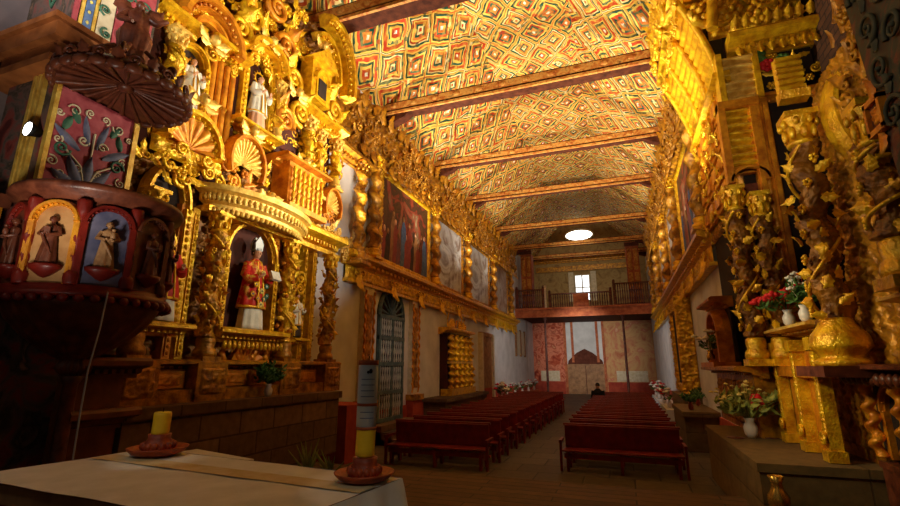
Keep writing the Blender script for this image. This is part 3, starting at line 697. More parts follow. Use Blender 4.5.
# a person sitting in the right-hand pews, seen small
def person(x, y):
    me = bpy.data.meshes.new('person'); bm = bmesh.new(); sk = []
    J = {'pel': (0, 0, .52, .15), 'sp': (0, .03, .78, .15), 'ch': (0, .05, 1.02, .17), 'nk': (0, .03, 1.2, .07), 'hd': (0, 0, 1.32, .095), 'hd2': (0, 0, 1.42, .085),
         'lh': (.1, -.05, .52, .1), 'lk': (.13, -.47, .5, .075), 'la': (.13, -.47, .1, .045), 'lf': (.13, -.6, .05, .04),
         'rh': (-.1, -.05, .52, .1), 'rk': (-.13, -.47, .5, .075), 'ra': (-.13, -.47, .1, .045), 'rf': (-.13, -.6, .05, .04),
         'ls': (.19, .04, 1.12, .075), 'le': (.25, -.03, .85, .055), 'lw': (.13, -.27, .68, .04), 'lp': (.1, -.34, .66, .035),
         'rs': (-.19, .04, 1.12, .075), 're': (-.25, -.03, .85, .055), 'rw': (-.13, -.27, .68, .04), 'rp': (-.1, -.34, .66, .035)}
    E_ = ['pel sp', 'sp ch', 'ch nk', 'nk hd', 'hd hd2', 'pel lh', 'lh lk', 'lk la', 'la lf', 'pel rh', 'rh rk', 'rk ra', 'ra rf', 'ch ls', 'ls le', 'le lw', 'lw lp', 'ch rs', 'rs re', 're rw', 'rw rp']
    ks = list(J); vs = [bm.verts.new(J[k][:3]) for k in ks]
    for e in E_: a, c = e.split(); bm.edges.new((vs[ks.index(a)], vs[ks.index(c)]))
    bm.to_mesh(me); bm.free(); o = bpy.data.objects.new('person', me); COL.objects.link(o); o.location = (x, y, 0)
    md = o.modifiers.new('skin', 'SKIN'); 
    for i, k in enumerate(ks): me.skin_vertices[0].data[i].radius = (J[k][3],)*2; me.skin_vertices[0].data[i].use_root = (i == 0)
    o.modifiers.new('sub', 'SUBSURF').levels = 1; me.materials.append(SKIN)
    tag(o, 'person in dark clothes sitting at the aisle end of a right-hand pew', 'person')
    m = MB(); m.lathe((x, y, .45), [(.2, 0), (.21, .15), (.19, .35), (.235, .55), (.23, .68), (.12, .76), (.07, .8)], 18, axis=2, rn=.75); m.tube([(x+.2, y+.03, 1.13), (x+.27, y-.03, .85), (x+.14, y-.26, .68)], [.1, .08, .06], 8); m.tube([(x-.2, y+.03, 1.13), (x-.27, y-.03, .85), (x-.14, y-.26, .68)], [.1, .08, .06], 8)
    m.tube([(x+.11, y, .53), (x+.14, y-.48, .52), (x+.14, y-.47, .12)], [.125, .095, .07], 8); m.tube([(x-.11, y, .53), (x-.14, y-.48, .52), (x-.14, y-.47, .12)], [.125, .095, .07], 8)
    m.build('clothing', BLACKC, o)
    m = MB(); m.blob((x, y+.03, 1.41), (.105, .115, .11), 12, 8); m.build('hair', HAIR, o)
person(-1.32, 11.95+1.04*12-.18)
# ================================================================== statues
def saint(name, label, fr, h, robe, under=None, hat=None, book=None, rosettes=False, halo=None, cat='statue', skin=SKIN, base=None, child=False, trim=GOLD, parent=None, loc=None, turn=0):
    """a standing robed figure; fr is a frame at its feet: u sideways, v up, n forwards"""
    if parent is None: t = thing(name, label, cat, loc)
    else: t = parent
    k = h/1.75
    def mb(): 
        m = MB(fr); return m
    fold = lambda a: (lambda T, Z: k*a*np.cos(9*T+.6*np.sin(3*T))*np.clip(1-(Z/(h*.8)), 0, 1))
    if base is not None:
        m = mb(); m.lathe((0, -.12*k, 0), [(0, 0), (.33*k, 0), (.35*k, .04*k), (.3*k, .07*k), (.31*k, .12*k), (0, .12*k)], 16, rn=.8); m.build('pedestal', base, t)
    lo = under or robe
    m = mb(); m.lathe((0, 0, 0), [(0, 0), (.29*k, 0), (.26*k, .3*k), (.23*k, .6*k), (.19*k, .95*k), (0, .98*k)], 40, fold(.022), 16, rn=.72); m.build('gown', lo, t)
    m = mb(); m.lathe((0, 0, 0), [(.0, .42*k), (.33*k, .42*k), (.31*k, .6*k), (.265*k, .9*k), (.235*k, 1.15*k), (.225*k, 1.3*k), (.15*k, 1.42*k), (.075*k, 1.48*k), (0, 1.49*k)], 40, fold(.03), 22, rn=.7)
    for s in (-1, 1):   # sleeves
        m.tube([(s*.2*k, 1.36*k, 0), (s*.29*k, 1.1*k, .03*k), (s*.27*k, .98*k, .14*k), (s*.17*k, 1.04*k, .27*k)], [.085*k, .09*k, .1*k, .085*k], 10)
    m.build('robe', robe, t)
    m = mb(); m.lathe((0, 0, 0), [(.335*k, .42*k), (.345*k, .44*k), (.335*k, .47*k), (.33*k, .47*k)], 40, None, 0, rn=.72)
    m.tube([(-.05*k, 1.42*k, .1*k), (-.06*k, 1.1*k, .18*k), (-.07*k, .7*k, .225*k), (-.08*k, .44*k, .24*k)], .022*k, 6); m.tube([(.05*k, 1.42*k, .1*k), (.06*k, 1.1*k, .18*k), (.07*k, .7*k, .225*k), (.08*k, .44*k, .24*k)], .022*k, 6)
    m.build('gold_trim', trim, t)
    m = mb(); y = 1.6*k      # head, neck and hands in one mesh
    m.lathe((0, 1.44*k, 0), [(.06*k, 0), (.055*k, .1*k)], 12)
    m.blob((0, y, .015*k), (.082*k, .115*k, .098*k), 16, 12); m.blob((0, y-.07*k, .045*k), (.05*k, .045*k, .05*k), 10, 8)
    m.tube([(0, y+.025*k, .105*k), (0, y-.02*k, .132*k), (0, y-.028*k, .108*k)], [.01*k, .018*k, .012*k], 6)
    m.blob((0, y-.06*k, .1*k), (.024*k, .008*k, .01*k), 8, 5)
    for s in (-1, 1):
        m.blob((s*.034*k, y+.012*k, .1*k), (.016*k, .01*k, .01*k), 8, 6); m.blob((s*.084*k, y, .0), (.012*k, .03*k, .018*k), 6, 5)
    m.build('head', skin, t)
    for s in (-1, 1):
        m = mb(); hx, hy, hz = s*.14*k, 1.07*k, .33*k
        m.tube([(s*.18*k, 1.03*k, .25*k), (hx, hy, hz)], [.03*k, .035*k], 8)
        for q in range(4):
            m.tube([(hx+s*(q-1.5)*.016*k, hy+.02*k, hz), (hx+s*(q-1.5)*.017*k-s*.02*k, hy+.05*k, hz+.03*k), (hx+s*(q-1.5)*.015*k-s*.035*k, hy+.06*k, hz+(.055-.008*abs(q-1.3))*k)], [.011*k, .01*k, .008*k], 5)
        m.tube([(hx-s*.025*k, hy, hz-.01*k), (hx-s*.055*k, hy+.03*k, hz+.01*k), (hx-s*.06*k, hy+.055*k, hz+.02*k)], [.012*k, .011*k, .008*k], 5)
        m.build('hand', skin, t)
    m = mb(); m.lathe((0, y+.02*k, -.012*k), [(.09*k, -.06*k), (.095*k, 0), (.085*k, .06*k), (.04*k, .105*k), (0, .11*k)], 14, a0=PI*.85, a1=PI*2.15)
    m.blob((0, y+.06*k, -.02*k), (.09*k, .07*k, .095*k), 12, 8); m.build('hair', HAIR, t)
    if hat is not None:
        m = mb()
        for zz in (.05, -.055): m.prism([(-.1*k, y+.06*k), (.1*k, y+.06*k), (.12*k, y+.2*k), (.07*k, y+.29*k), (0, y+.37*k), (-.07*k, y+.29*k), (-.12*k, y+.2*k)], 2, (zz-.02)*k, (zz+.02)*k)
        m.lathe((0, y+.05*k, 0), [(.1*k, 0), (.108*k, .02*k), (.1*k, .05*k), (.1*k, 0)], 16); m.build('mitre', hat, t)
    if book is not None:
        m = mb(); m.box((.2*k, 1.12*k, .38*k), (.26*k, .2*k, .06*k), (0, -.4)); m.build('book', book, t)
    if rosettes:
        for j, (u, v) in enumerate(((-.09, .62), (.09, .62), (0, .78), (-.15, .9), (.15, .9), (0, .5), (-.2, .7), (.2, .7), (0, 1.15))):
            m = mb(); n = .235*math.sqrt(max(.1, 1-(u/.34)**2))*k
            m.lathe((u*k, v*k, n), [(.02*k, 0), (.055*k, 0), (.055*k, .02*k), (.02*k, .015*k)], 14, axis=2)
            for q in range(6): m.blob((u*k+.05*k*math.cos(q*PI/3), v*k+.05*k*math.sin(q*PI/3), n+.01*k), .018*k, 6, 4)
            m.build('rosette', (GOLD, GGREEN, FLYEL)[j % 3], t)
            m = mb(); m.blob((u*k, v*k, n+.012*k), (.024*k, .024*k, .016*k), 8, 5); m.build('rosette_centre', (BLUE, ROBEW, GGREEN)[j % 3], t)
    if halo is not None:
        m = mb(); m.arc(0, y+.05*k, .16*k, .16*k, 0, 2*PI, [(0, -.06*k), (0, -.03*k), (.04*k, -.03*k), (.04*k, -.06*k)], 24)
        for q in range(12): a = q*PI/6; m.tube([(.2*k*math.cos(a), y+.05*k+.2*k*math.sin(a), -.045*k), (.27*k*math.cos(a), y+.05*k+.27*k*math.sin(a), -.045*k)], [.012*k, .004*k], 5)
        m.build('halo', halo, t)
    if child:
        m = mb(); m.blob((-.14*k, 1.2*k, .24*k), (.08*k, .14*k, .08*k), 10, 7); m.blob((-.14*k, 1.38*k, .25*k), .06*k, 10, 8); m.build('child_figure', lo, t)
    return t

# ================================================================== left pier and pulpit
PX, PY_ = -6.45, 3.15
m = MB(); m.bx((-7.4, PY_, PZ), (PX, 4.25, 13.5)); struct(m.build('wall_pier_left', VESTM))
m = MB(); m.bx((-8.4, -3, PZ), (-7.7, 4.3, 13.5)); struct(m.build('wall_chancel_left', GREYP))
m = MB()
for z, o_, h in ((6.28, .2, .2), (6.1, .1, .18), (5.9, .22, .1), (6.48, .26, .08)): m.bx((-7.4-o_, PY_-o_, z), (PX+o_, 4.25, z+h))
struct(m.build('trim_15', CORNW))
m = MB()          # gilt strips down the corner below the cornice
for k in range(3): m.bx((-6.62-.09*k, PY_-.05, 4.2), (-6.57-.09*k, PY_, 5.9))
m.bx((PX, PY_+.02, 4.2), (PX+.04, PY_+.09, 5.9)); struct(m.build('trim_16', GOLDP))
m = MB(FF(PY_))    # the lozenge band and stripes on the shaft above the cornice
for zc in (7.5, 8.7, 9.9):
    m.tube([(-7.1, zc, .01), (-6.87, zc+.5, .01), (-6.64, zc, .01), (-6.87, zc-.5, .01)], .022, 6, closed=True); m.blob((-6.87, zc, .0), (.1, .16, .03), 8, 6)
struct(m.build('trim_17', GGREEN))
fr = FL(PX)
for nm, u0, u1, mt in (('trim_18', 3.17, 3.23, PINKR), ('trim_19', 3.25, 3.29, GOLDP), ('trim_20', 3.3, 3.4, BLUE), ('trim_21', 3.41, 3.45, GOLDP), ('trim_22', 3.47, 3.66, CREAM), ('trim_23', 3.68, 4.2, PINKR)):
    m = MB(fr); m.bx((u0, 6.6, 0), (u1, 13, .02)); struct(m.build(nm, mt))
m = MB(fr)
for z in np.arange(6.8, 11, .16): m.blob((3.35, z, .02), (.022, .03, .012), 6, 4)
struct(m.build('trim_24', FLYEL))
m = MB(fr)
for j, z in enumerate(np.arange(6.8, 10.5, .34)):
    s_ = (-1)**j
    m.scroll(3.56+.03*s_, z, .02, .08, 1.4, .018, s_, PI/2*s_); m.scroll(3.8, z*1.0+.1, .02, .1, 1.5, .02, 1, 0); m.scroll(4.06, z+.1, .02, .1, 1.5, .02, -1, PI)
struct(m.build('trim_25', GGREEN))

PC = (-5.9, 3.65)
t = thing('pulpit', 'dark carved wooden pulpit with saints in arched niches, hung on the left pier', 'pulpit', (PC[0], PC[1], PZ))
cz = lambda z: (PC[0], PC[1], z)
m = MB(); m.lathe(cz(0), [(.0, 2.16), (.1, 2.2), (.17, 2.28), (.12, 2.36), (.26, 2.44), (.5, 2.62), (.68, 2.82), (.76, 2.98), (.74, 3.02), (0, 3.02)], 64, lambda T, Z: .018*np.cos(16*T)*np.clip((3.0-Z)*4, 0, 1), 40, axis=2); m.build('bowl', DARKW, t)
m = MB(); m.lathe(cz(3.0), [(.7, 0), (.84, 0), (.86, .03), (.83, .07), (.79, .1), (.79, .13), (.7, .13)], 48, axis=2)
for q in range(40): a = q*2*PI/40; m.blob((PC[0]+.83*math.cos(a), PC[1]+.83*math.sin(a), 2.98), (.055, .055, .05), 6, 4)
m.build('lower_moulding', REDW, t)
m = MB(); m.lathe(cz(3.1), [(0, 0), (.71, 0), (.71, 1.0), (0, 1.0)], 10, axis=2, sm=False); m.build('drum', DARKW, t)
m = MB(); m.lathe(cz(4.05), [(.68, 0), (.76, .0), (.78, .05), (.86, .09), (.88, .13), (.86, .18), (.8, .2), (.68, .2)], 48, axis=2); m.build('top_moulding', DARKW, t)
angs = [-98, -62, -25, 12, 49]
for j, dg in enumerate(angs):
    a = math.radians(dg); e = np.array([math.cos(a), math.sin(a), 0]); fr_ = Fr((PC[0]+.7*e[0], PC[1]+.7*e[1], 3.12), (-e[1], e[0], 0), (0, 0, 1), tuple(e))
    lin = (DARKW, NICHEWARM, NICHEB, DARKW, DARKW)[j]; fm = (REDW, GOLDO, REDW, DARKW, DARKW)[j]  # tones carry the light: warm lining and frame left, dark right
    p = MB(fr_); p.bx((-.19, 0, .0), (.19, .68, .03)); p.shell(0, .68, .19, .17, .012, .0, 1); p.prism([(.19*math.cos(x), .68+.17*math.sin(x)) for x in np.linspace(0, PI, 14)], 2, 0, .03)
    nb = p.build('niche', lin, t)
    p = MB(fr_); p.archband(0, .68, .18, .17, .07, .0, .09, beads=13); p.bx((-.25, 0, 0), (-.19, .68, .07)); p.bx((.19, 0, 0), (.25, .68, .07)); p.build('niche_frame', fm, nb)
    p = MB(fr_); p.lathe((0, .06, .06), [(0, .0), (.05, .02), (.15, .1), (.16, .14), (0, .14)], 16, rn=.7); p.build('bracket', REDW, nb)
    fg = at(fr_, 0, .2, .07)
    sf = MB(fg); h = .52; k = h/1.75
    sf.lathe((0, 0, 0), [(0, 0), (.3*k, 0), (.27*k, .3*k), (.22*k, .7*k), (.19*k, 1.0*k), (.23*k, 1.25*k), (.2*k, 1.38*k), (.07*k, 1.47*k), (.06*k, 1.55*k)], 36, lambda T, Z: .035*k*np.cos(7*T+5*Z)*np.clip(1.2-Z/k, 0, 1), 26, rn=.7)
    sf.blob((0, 1.64*k, .02*k), (.1*k, .13*k, .11*k), 12, 9); sf.tube([(0, 1.66*k, .12*k), (0, 1.61*k, .15*k)], .02*k, 5); sf.lathe((0, 1.68*k, 0), [(.13*k, -.1*k), (.12*k, .02*k), (.0, .1*k)], 10)
    for s in (-1, 1): sf.tube([(s*.2*k, 1.34*k, 0), (s*.32*k, 1.08*k, .06*k), (s*.1*k, 1.02*k, .27*k)], [.085*k, .085*k, .055*k], 8); sf.blob((s*.07*k, 1.05*k, .3*k), .055*k, 6, 5)
    if j % 2: sf.box((.05*k, 1.16*k, .3*k), (.18*k, .24*k, .05*k))
    else: sf.blob((.1*k, 1.2*k, .28*k), (.1*k, .16*k, .09*k), 8, 6); sf.blob((.1*k, 1.4*k, .29*k), .065*k, 8, 6)
    sf.tube([(-.16*k, 1.0*k, .16*k), (.02*k, .7*k, .2*k), (.2*k, .35*k, .15*k)], [.05*k, .06*k, .03*k], 6)
    sf.build('saint_figure', (DARKW, DARKW, CARVT, DARKW, DARKW)[j], nb, label='small carved saint standing on a bracket')
    a2 = math.radians(dg+18.3); c = (PC[0]+.76*math.cos(a2), PC[1]+.76*math.sin(a2))
    p = MB(); p.lathe((c[0], c[1], 3.12), [(0, 0), (.07, 0), (.07, .12), (.045, .15), (.05, .3), (.035, .36), (.055, .5), (.035, .62), (.045, .75), (.06, .8), (.07, .88), (.07, .93), (0, .93)], 14, lambda T, Z: .006*np.cos(5*T+Z*40), 50, axis=2); p.build('colonnette', REDW if j < 3 else DARKW, t)
fb = FL(PX+.01)
bp = MB(fb); bp.bx((3.17, 4.2, 0), (4.2, 5.75, .05)); bp = bp.build('backboard', PINKR, t)
for a_, b_ in ((3.15, 3.2), (4.16, 4.23)): m = MB(fb); m.bx((a_, 4.2, 0), (b_, 5.75, .08)); m.build('backboard_edge', GOLDP, bp)
m = MB(fb)
for dg, L in ((90, .52), (58, .5), (122, .5), (25, .46), (155, .46)): a = math.radians(dg); m.leaf(3.68, 4.45, .05, L, .15, a, .03, 0)
for s_ in (-1, 1): m.leaf(3.68+s_*.14, 5.0, .05, .4, .11, PI/2-s_*1.0, .03, 0); m.leaf(3.68+s_*.05, 5.1, .05, .4, .09, PI/2-s_*.25, .03, 0)
m.build('painted_foliage', MOSS, bp)
m = MB(fb)
for s_ in (-1, 1):
    m.scroll(3.68+s_*.2, 4.42, .055, .1, 1.5, .022, s_, 0); m.scroll(3.68+s_*.4, 4.36, .055, .09, 1.5, .02, -s_, PI); m.scroll(3.68+s_*.34, 4.95, .055, .1, 1.5, .02, s_, 0); m.leaf(3.68+s_*.2, 5.35, .05, .2, .1, PI/2-s_*.5, .03, 0); m.leaf(3.68+s_*.36, 5.2, .05, .22, .1, PI/2+s_*.3, .03, 0)
m.build('painted_scroll_foliage', GGREEN, bp)
m = MB(fb)
for s_ in (-1, 1): m.tube([(3.68, 4.5, .06), (3.68+s_*.1, 4.8, .06), (3.68+s_*.3, 4.95, .06)], .014, 5); m.scroll(3.68+s_*.12, 5.15, .055, .07, 1.3, .015, s_, 0)

for s_ in (-1, 1):
    for (u_, v_, r_, a_) in ((.3, 4.62, .08, 0), (.42, 4.75, .07, 2), (.12, 4.75, .06, 4), (.4, 5.05, .06, 1), (.28, 5.5, .08, 3), (.1, 5.55, .06, 5), (.44, 5.4, .05, 0)): m.scroll(3.68+s_*u_, v_, .055, r_, 1.4, .012, s_, a_)
m.tube([(3.68, 4.25, .06), (3.68, 5.3, .06)], .014, 5); m.blob((3.68, 4.4, .06), (.05, .08, .02)); m.build('painted_foliage_line', CREAM, bp)
# stair side of the pulpit, boarded
m = MB(FF(3.0)); m.bx((-8.2, 3.1, -.02), (-6.62, 4.1, .04))
for x in np.arange(-8.1, -6.6, .2): m.bx((x, 3.12, .04), (x+.03, 4.05, .07))
st = m.build('stair_parapet', GOLDO, t); m = MB(FF(3.0)); m.bx((-8.2, 4.08, -.08), (-6.6, 4.24, .12)); m.build('stair_rail', DARKW, st); m = MB(FF(3.0)); m.bx((-8.2, 3.0, -.04), (-6.6, 3.12, .1)); m.build('stair_skirting', DARKW, st)
m = MB(); m.lathe(cz(PZ), [(0, 0), (.16, 0), (.16, .1), (.08, .16), (.07, 1.6), (.12, 1.68), (0, 1.72)], 12, axis=2); m.build('post', DARKW, t)

t = thing('sounding_board', 'dark carved canopy with ribbed underside and a figure on top, above the pulpit', 'canopy', (PC[0], PC[1], 5.7))
m = MB(); m.lathe(cz(5.74), [(0.02, .16), (.2, .13), (.68, .02), (.74, 0), (.76, .05), (.74, .1), (.7, .14), (.55, .26), (.3, .42), (.16, .52), (0, .54)], 72, lambda T, Z: .0*T, 0, axis=2); m.build('board', DARKW, t)
m = MB()
for q in range(22):
    a = q*2*PI/22; m.tube([(PC[0]+.1*math.cos(a), PC[1]+.1*math.sin(a), 5.88), (PC[0]+.45*math.cos(a), PC[1]+.45*math.sin(a), 5.79), (PC[0]+.7*math.cos(a), PC[1]+.7*math.sin(a), 5.745)], [.012, .026, .04], 6)
m.blob(cz(5.87), (.1, .1, .06)); m.build('underside_rib', DARKW, t)
m = MB()
for q in range(26):
    a = q*2*PI/26; c, s_ = math.cos(a), math.sin(a); fq = Fr((PC[0]+.74*c, PC[1]+.74*s_, 5.79), (-s_, c, 0), (0, 0, 1), (c, s_, 0))
    p = m.fr; m.fr = fq; m.blob((0, -.03, .02), (.1, .07, .04), 8, 5)
    if q % 2: m.leaf(0, .03, .0, .18, .13, PI/2, .25)
    else: m.scroll(0, .09, .0, .08, 1.5, .022, 1, 0)
    m.fr = p
m.build('crest', DARKW, t)
for q in range(6):
    a = q*PI/3+.3; c, s_ = math.cos(a), math.sin(a); m = MB(Fr((PC[0], PC[1], 5.9), (c, s_, 0), (0, 0, 1), (-s_, c, 0)))
    m.scroll(.56, .2, 0, .1, 1.5, .035, 1, PI); m.tube([(.5, .2, 0), (.36, .35, 0), (.2, .5, 0)], [.05, .04, .03], 6); m.build('volute', DARKW, t)
sf = MB(Fr((PC[0], PC[1], 6.26), (.53, .85, 0), (0, 0, 1), (.85, -.53, 0))); k = .95/1.75
sf.lathe((0, 0, 0), [(0, 0), (.3*k, 0), (.32*k, .4*k), (.36*k, .75*k), (.24*k, 1.0*k), (.26*k, 1.3*k), (.12*k, 1.45*k), (.06*k, 1.5*k), (.06*k, 1.55*k)], 28, lambda T, Z: .04*k*np.cos(7*T+4*Z), 20, rn=.75)
sf.blob((0, 1.62*k, .02*k), (.1*k, .13*k, .11*k), 10, 8)
sf.tube([(.2*k, 1.35*k, 0), (.4*k, 1.2*k, .1*k), (.62*k, 1.4*k, .12*k)], [.1*k, .09*k, .05*k], 8); sf.tube([(-.2*k, 1.35*k, 0), (-.36*k, 1.05*k, .1*k), (-.1*k, .95*k, .3*k)], [.1*k, .09*k, .05*k], 8)
for s_ in (-1, 1): sf.leaf(s_*.1*k, 1.25*k, -.15*k, .75*k, .4*k, PI/2-s_*.6, -.2)
sf.build('top_figure', DARKW, t, label='carved figure standing on top of the canopy')

# ================================================================== left altarpiece
A0 = -6.95
fr = FL(A0)
L = lambda x, y: at_x(x, y, -6.5)
t = thing('altarpiece', 'tall gilded altarpiece of columns and niches, covering the left wall beside the pulpit', 'altarpiece', (A0, 7.0, 1.75))
def part(m, name, mt=GOLD, par=None, label=None): return m.build(name, mt, par or t, label=label)
m = MB(fr); m.bx((4.35, 1.75, -.5), (9.45, 11.0, -.06)); m.relief(4.35, 9.45, 5.2, 11.0, -.06, .3, .3, .035, 1); part(m, 'upper_back_panel', GOLDSHADE)
m = MB(fr); m.relief(4.35, 9.45, 1.8, 5.25, -.06, .2, .26, .035, 2); part(m, 'lower_back_panel', GOLDSHADE)
# predella
m = MB(fr); m.bx((4.35, 1.75, 0), (9.6, 1.95, .62)); m.cornice(4.4, 9.6, 2.22, 0, .62, .18, .16); m.bx((4.4, 1.95, 0), (9.6, 2.25, .4)); part(m, 'predella', GOLDD)
for k, u in enumerate((4.75, 6.0, 7.95, 9.4)):
    m = MB(fr); m.bx((u-.3, 1.75, .1), (u+.3, 2.35, .66)); m.relief(u-.24, u+.24, 1.85, 2.28, .67, .06, .2, .025, k); part(m, 'column_pedestal', GOLDD)
for k, (u0, u1) in enumerate(((5.1, 5.65), (6.4, 6.95), (7.05, 7.6), (8.3, 9.05))):
    m = MB(fr); m.bx((u0, 1.97, .4), (u1, 2.22, .46)); m.relief(u0+.04, u1-.04, 1.99, 2.2, .46, .05, .16, .025, k+5); part(m, 'predella_panel', GOLDO)
# first tier columns
for k, (u, r) in enumerate(((4.75, .12), (6.0, .125), (7.95, .12), (9.4, .12))):
    m = MB(fr); m.twisted(u, .42, 2.75, 4.6, r, .62, .16, .06, .13, 40, 1, k); c = part(m, 'twisted_column', GOLDD if k != 2 else GOLD)
    m = MB(fr); m.capital(u, .42, 4.58, r*.95, .36); part(m, 'capital', GOLD, c)
    m = MB(fr); m.colbase(u, .42, 2.35, r, .42); part(m, 'column_base', GOLDD, c)
    m = MB(fr); vine_wrap(m, u, .42, r+.02, 2.85, 4.5, .85); part(m, 'vine_foliage', GOLD, c)
    m = MB(fr)
    for j in range(16):
        a = j*1.9; z = 2.9+1.6*j/16; m.blob((u+(r+.05)*math.cos(a), z, .42+(r+.05)*math.sin(a)), (.045, .045, .045), 8, 5)
    part(m, 'rose_foliage', GOLDO, c)
for k, u in enumerate((5.45, 5.68, 6.28, 7.72, 8.2, 8.7, 9.05)):
    m = MB(fr); m.bx((u-.07, 2.35, 0), (u+.07, 4.95, .22)); m.bx((u-.04, 2.45, .22), (u+.04, 4.85, .25))
    for z in np.arange(2.5, 4.85, .1): m.blob((u, z, .25), (.03, .04, .025), 6, 4)
    part(m, 'pilaster_strip', GOLDO if k in (0, 3) else GOLD)
def niche(u0, u1, z0, zs, zt, n, w=.13, lin=REDBR, beads=0, mt=GOLD, nm='niche'):
    cu = (u0+u1)/2; ru = (u1-u0)/2
    m = MB(fr); m.bx((u0, z0, n-.04), (u1, zs, n)); m.prism([(cu+ru*math.cos(x), zs+(zt-zs)*math.sin(x)) for x in np.linspace(0, PI, 20)], 2, n-.04, n); q = part(m, nm, lin)
    m = MB(fr); m.archband(cu, zs, ru, zt-zs, w, n-.02, .22, beads=beads); m.bx((u0-w, z0, n-.02), (u0, zs, n+.2)); m.bx((u1, z0, n-.02), (u1+w, zs, n+.2))
    for z in np.arange(z0+.06, zs, .12):
        m.blob((u0-w*.5, z, n+.21), (w*.3, .05, .03), 6, 4); m.blob((u1+w*.5, z, n+.21), (w*.3, .05, .03), 6, 4)
    part(m, 'niche_frame', mt, q); return q
q = niche(6.42, 7.6, 2.95, 4.35, 4.98, .12, .12, beads=15)
m = MB(fr); m.cornice(6.3, 7.75, 2.72, .1, .5, .24, .1)
for u in np.arange(6.3, 7.8, .11): m.blob((u, 2.66, .52), (.045, .09, .04), 6, 4)
m.prism([(.1, 2.7), (.5, 2.7), (.3, 2.45), (.2, 2.25), (.1, 2.2)], 0, 0, 0) if False else None
part(m, 'sill', GOLD, q)
m = MB(fr)
for u in (6.5, 6.85, 7.2, 7.55): m.twisted(u, .3, 2.25, 2.7, .05, .2, .2, .02, .08, 12, 1, dn=.03)
m.shell(7.03, 2.28, .4, .38, .28, .1, 7); part(m, 'console', GOLDO, q)
q = niche(4.8, 5.42, 2.95, 4.85, 5.4, .1, .12, BLACKW, 13); m = MB(fr); m.cornice(4.8, 5.55, 2.75, .1, .45, .2, .1); part(m, 'sill', GOLD, q)
q = niche(8.28, 8.62, 2.9, 4.85, 5.05, .08, .06, BLACKW)
m = MB(fr); m.cornice(8.2, 8.75, 2.75, .1, .3, .14, .08); part(m, 'sill', GOLD, q)
m = MB(fr); m.scroll(8.45, 4.2, .3, .16, 1.5, .04); m.scroll(8.45, 3.98, .3, .14, 1.5, .04, -1); part(m, 'scroll_ornament', GOLD, q)
m = MB(fr); m.bx((7.78, 2.4, .02), (7.92, 4.9, .16)); part(m, 'red_panel', PAINTR, label='orange-red strip beside the main niche')
# first cornice with the bulging canopy over the main niche
m = MB(fr); m.foliage(4.5, 5.7, 5.3, 5.55, .3, 16, .2); m.cornice(8.25, 9.6, 5.0, .1, .55, .42, .12); m.bx((5.75, 4.94, 0), (9.6, 5.04, .4)); part(m, 'tier_cornice')
m = MB(fr); a = np.linspace(0, PI, 40); P = []
for dn, v in ((0, 0), (.02, .08), (.1, .12), (.12, .26), (.22, .3), (.22, .4), (.0, .44)):
    P.append(np.stack([7.05+(1.25+dn)*np.cos(a), np.full(40, 5.0+v), .2+(.55+dn)*np.sin(a)], -1))
m.grid(np.stack(P, 1), sm=False); m.add(P[-1], [tuple(range(40))], False); m.add(P[0], [tuple(range(40))], False)
for x in np.linspace(.1, PI-.1, 34): m.blob((7.05+1.36*math.cos(x), 5.19, .2+.66*math.sin(x)), (.045, .08, .045), 6, 4); m.blob((7.05+1.28*math.cos(x), 4.97, .2+.57*math.sin(x)), (.05, .06, .04), 6, 4)
part(m, 'bulging_canopy', GOLDP)
# second tier
for nm, cu, cv, ru, rv, n in (('fan_shell', 5.25, 5.85, .5, .62, .35), ):
    m = MB(fr); m.shell(cu, cv, ru*.8, rv*.8, n, .12, 7); c = part(m, nm, GOLDO)
    m = MB(fr); m.archband(cu, cv, ru*.82, rv*.82, .2, n-.1, .3, beads=13); m.relief(cu-ru-.15, cu+ru+.15, cv-.28, cv, n, .14, .2, .03, 3); m.scroll(cu-.25, cv-.14, n+.15, .12, 1.5, .035); m.scroll(cu+.25, cv-.14, n+.15, .12, 1.5, .035, -1); part(m, 'shell_arch', GOLD, c)
for cu, cv, ru, rv, lab in ((6.42, 6.15, .42, .5, 'large oval'), (9.25, 6.2, .3, .42, 'small oval')):
    m = MB(fr); m.shell(cu, cv-.1, ru*.85, rv*.95, .35, .12, 15, -.35, PI+.35); c = part(m, 'oval_shell', GOLDP)
    m = MB(fr); m.archband(cu, cv-.1, ru*.87, rv*.97, .12, .28, .26, -.5, PI+.5, beads=0, n=40); m.foliage(cu-ru, cu+ru, cv-rv-.05, cv-rv*.5, .4, 9, .2); part(m, 'oval_frame', GOLDO, c)
q = niche(4.95, 5.4, 6.5, 7.5, 7.75, .12, .1, BLACKW, 0)
q = niche(6.35, 6.98, 6.95, 8.1, 8.55, .15, .14, REDBR, 15)
m = MB(fr); m.cornice(6.2, 7.15, 6.75, .1, .45, .2, .1); part(m, 'sill', GOLD, q)
for k, u in enumerate((5.58, 5.73, 5.88, 6.03)):
    m = MB(fr); m.lathe((u, 6.1, .25), [(.065, 0), (.065, 1.75)], 10, lambda T, Z: .008*np.cos(5*T)); m.bx((u-.08, 6.0, .15), (u+.08, 6.12, .36)); part(m, 'reeded_shaft', GOLDO)
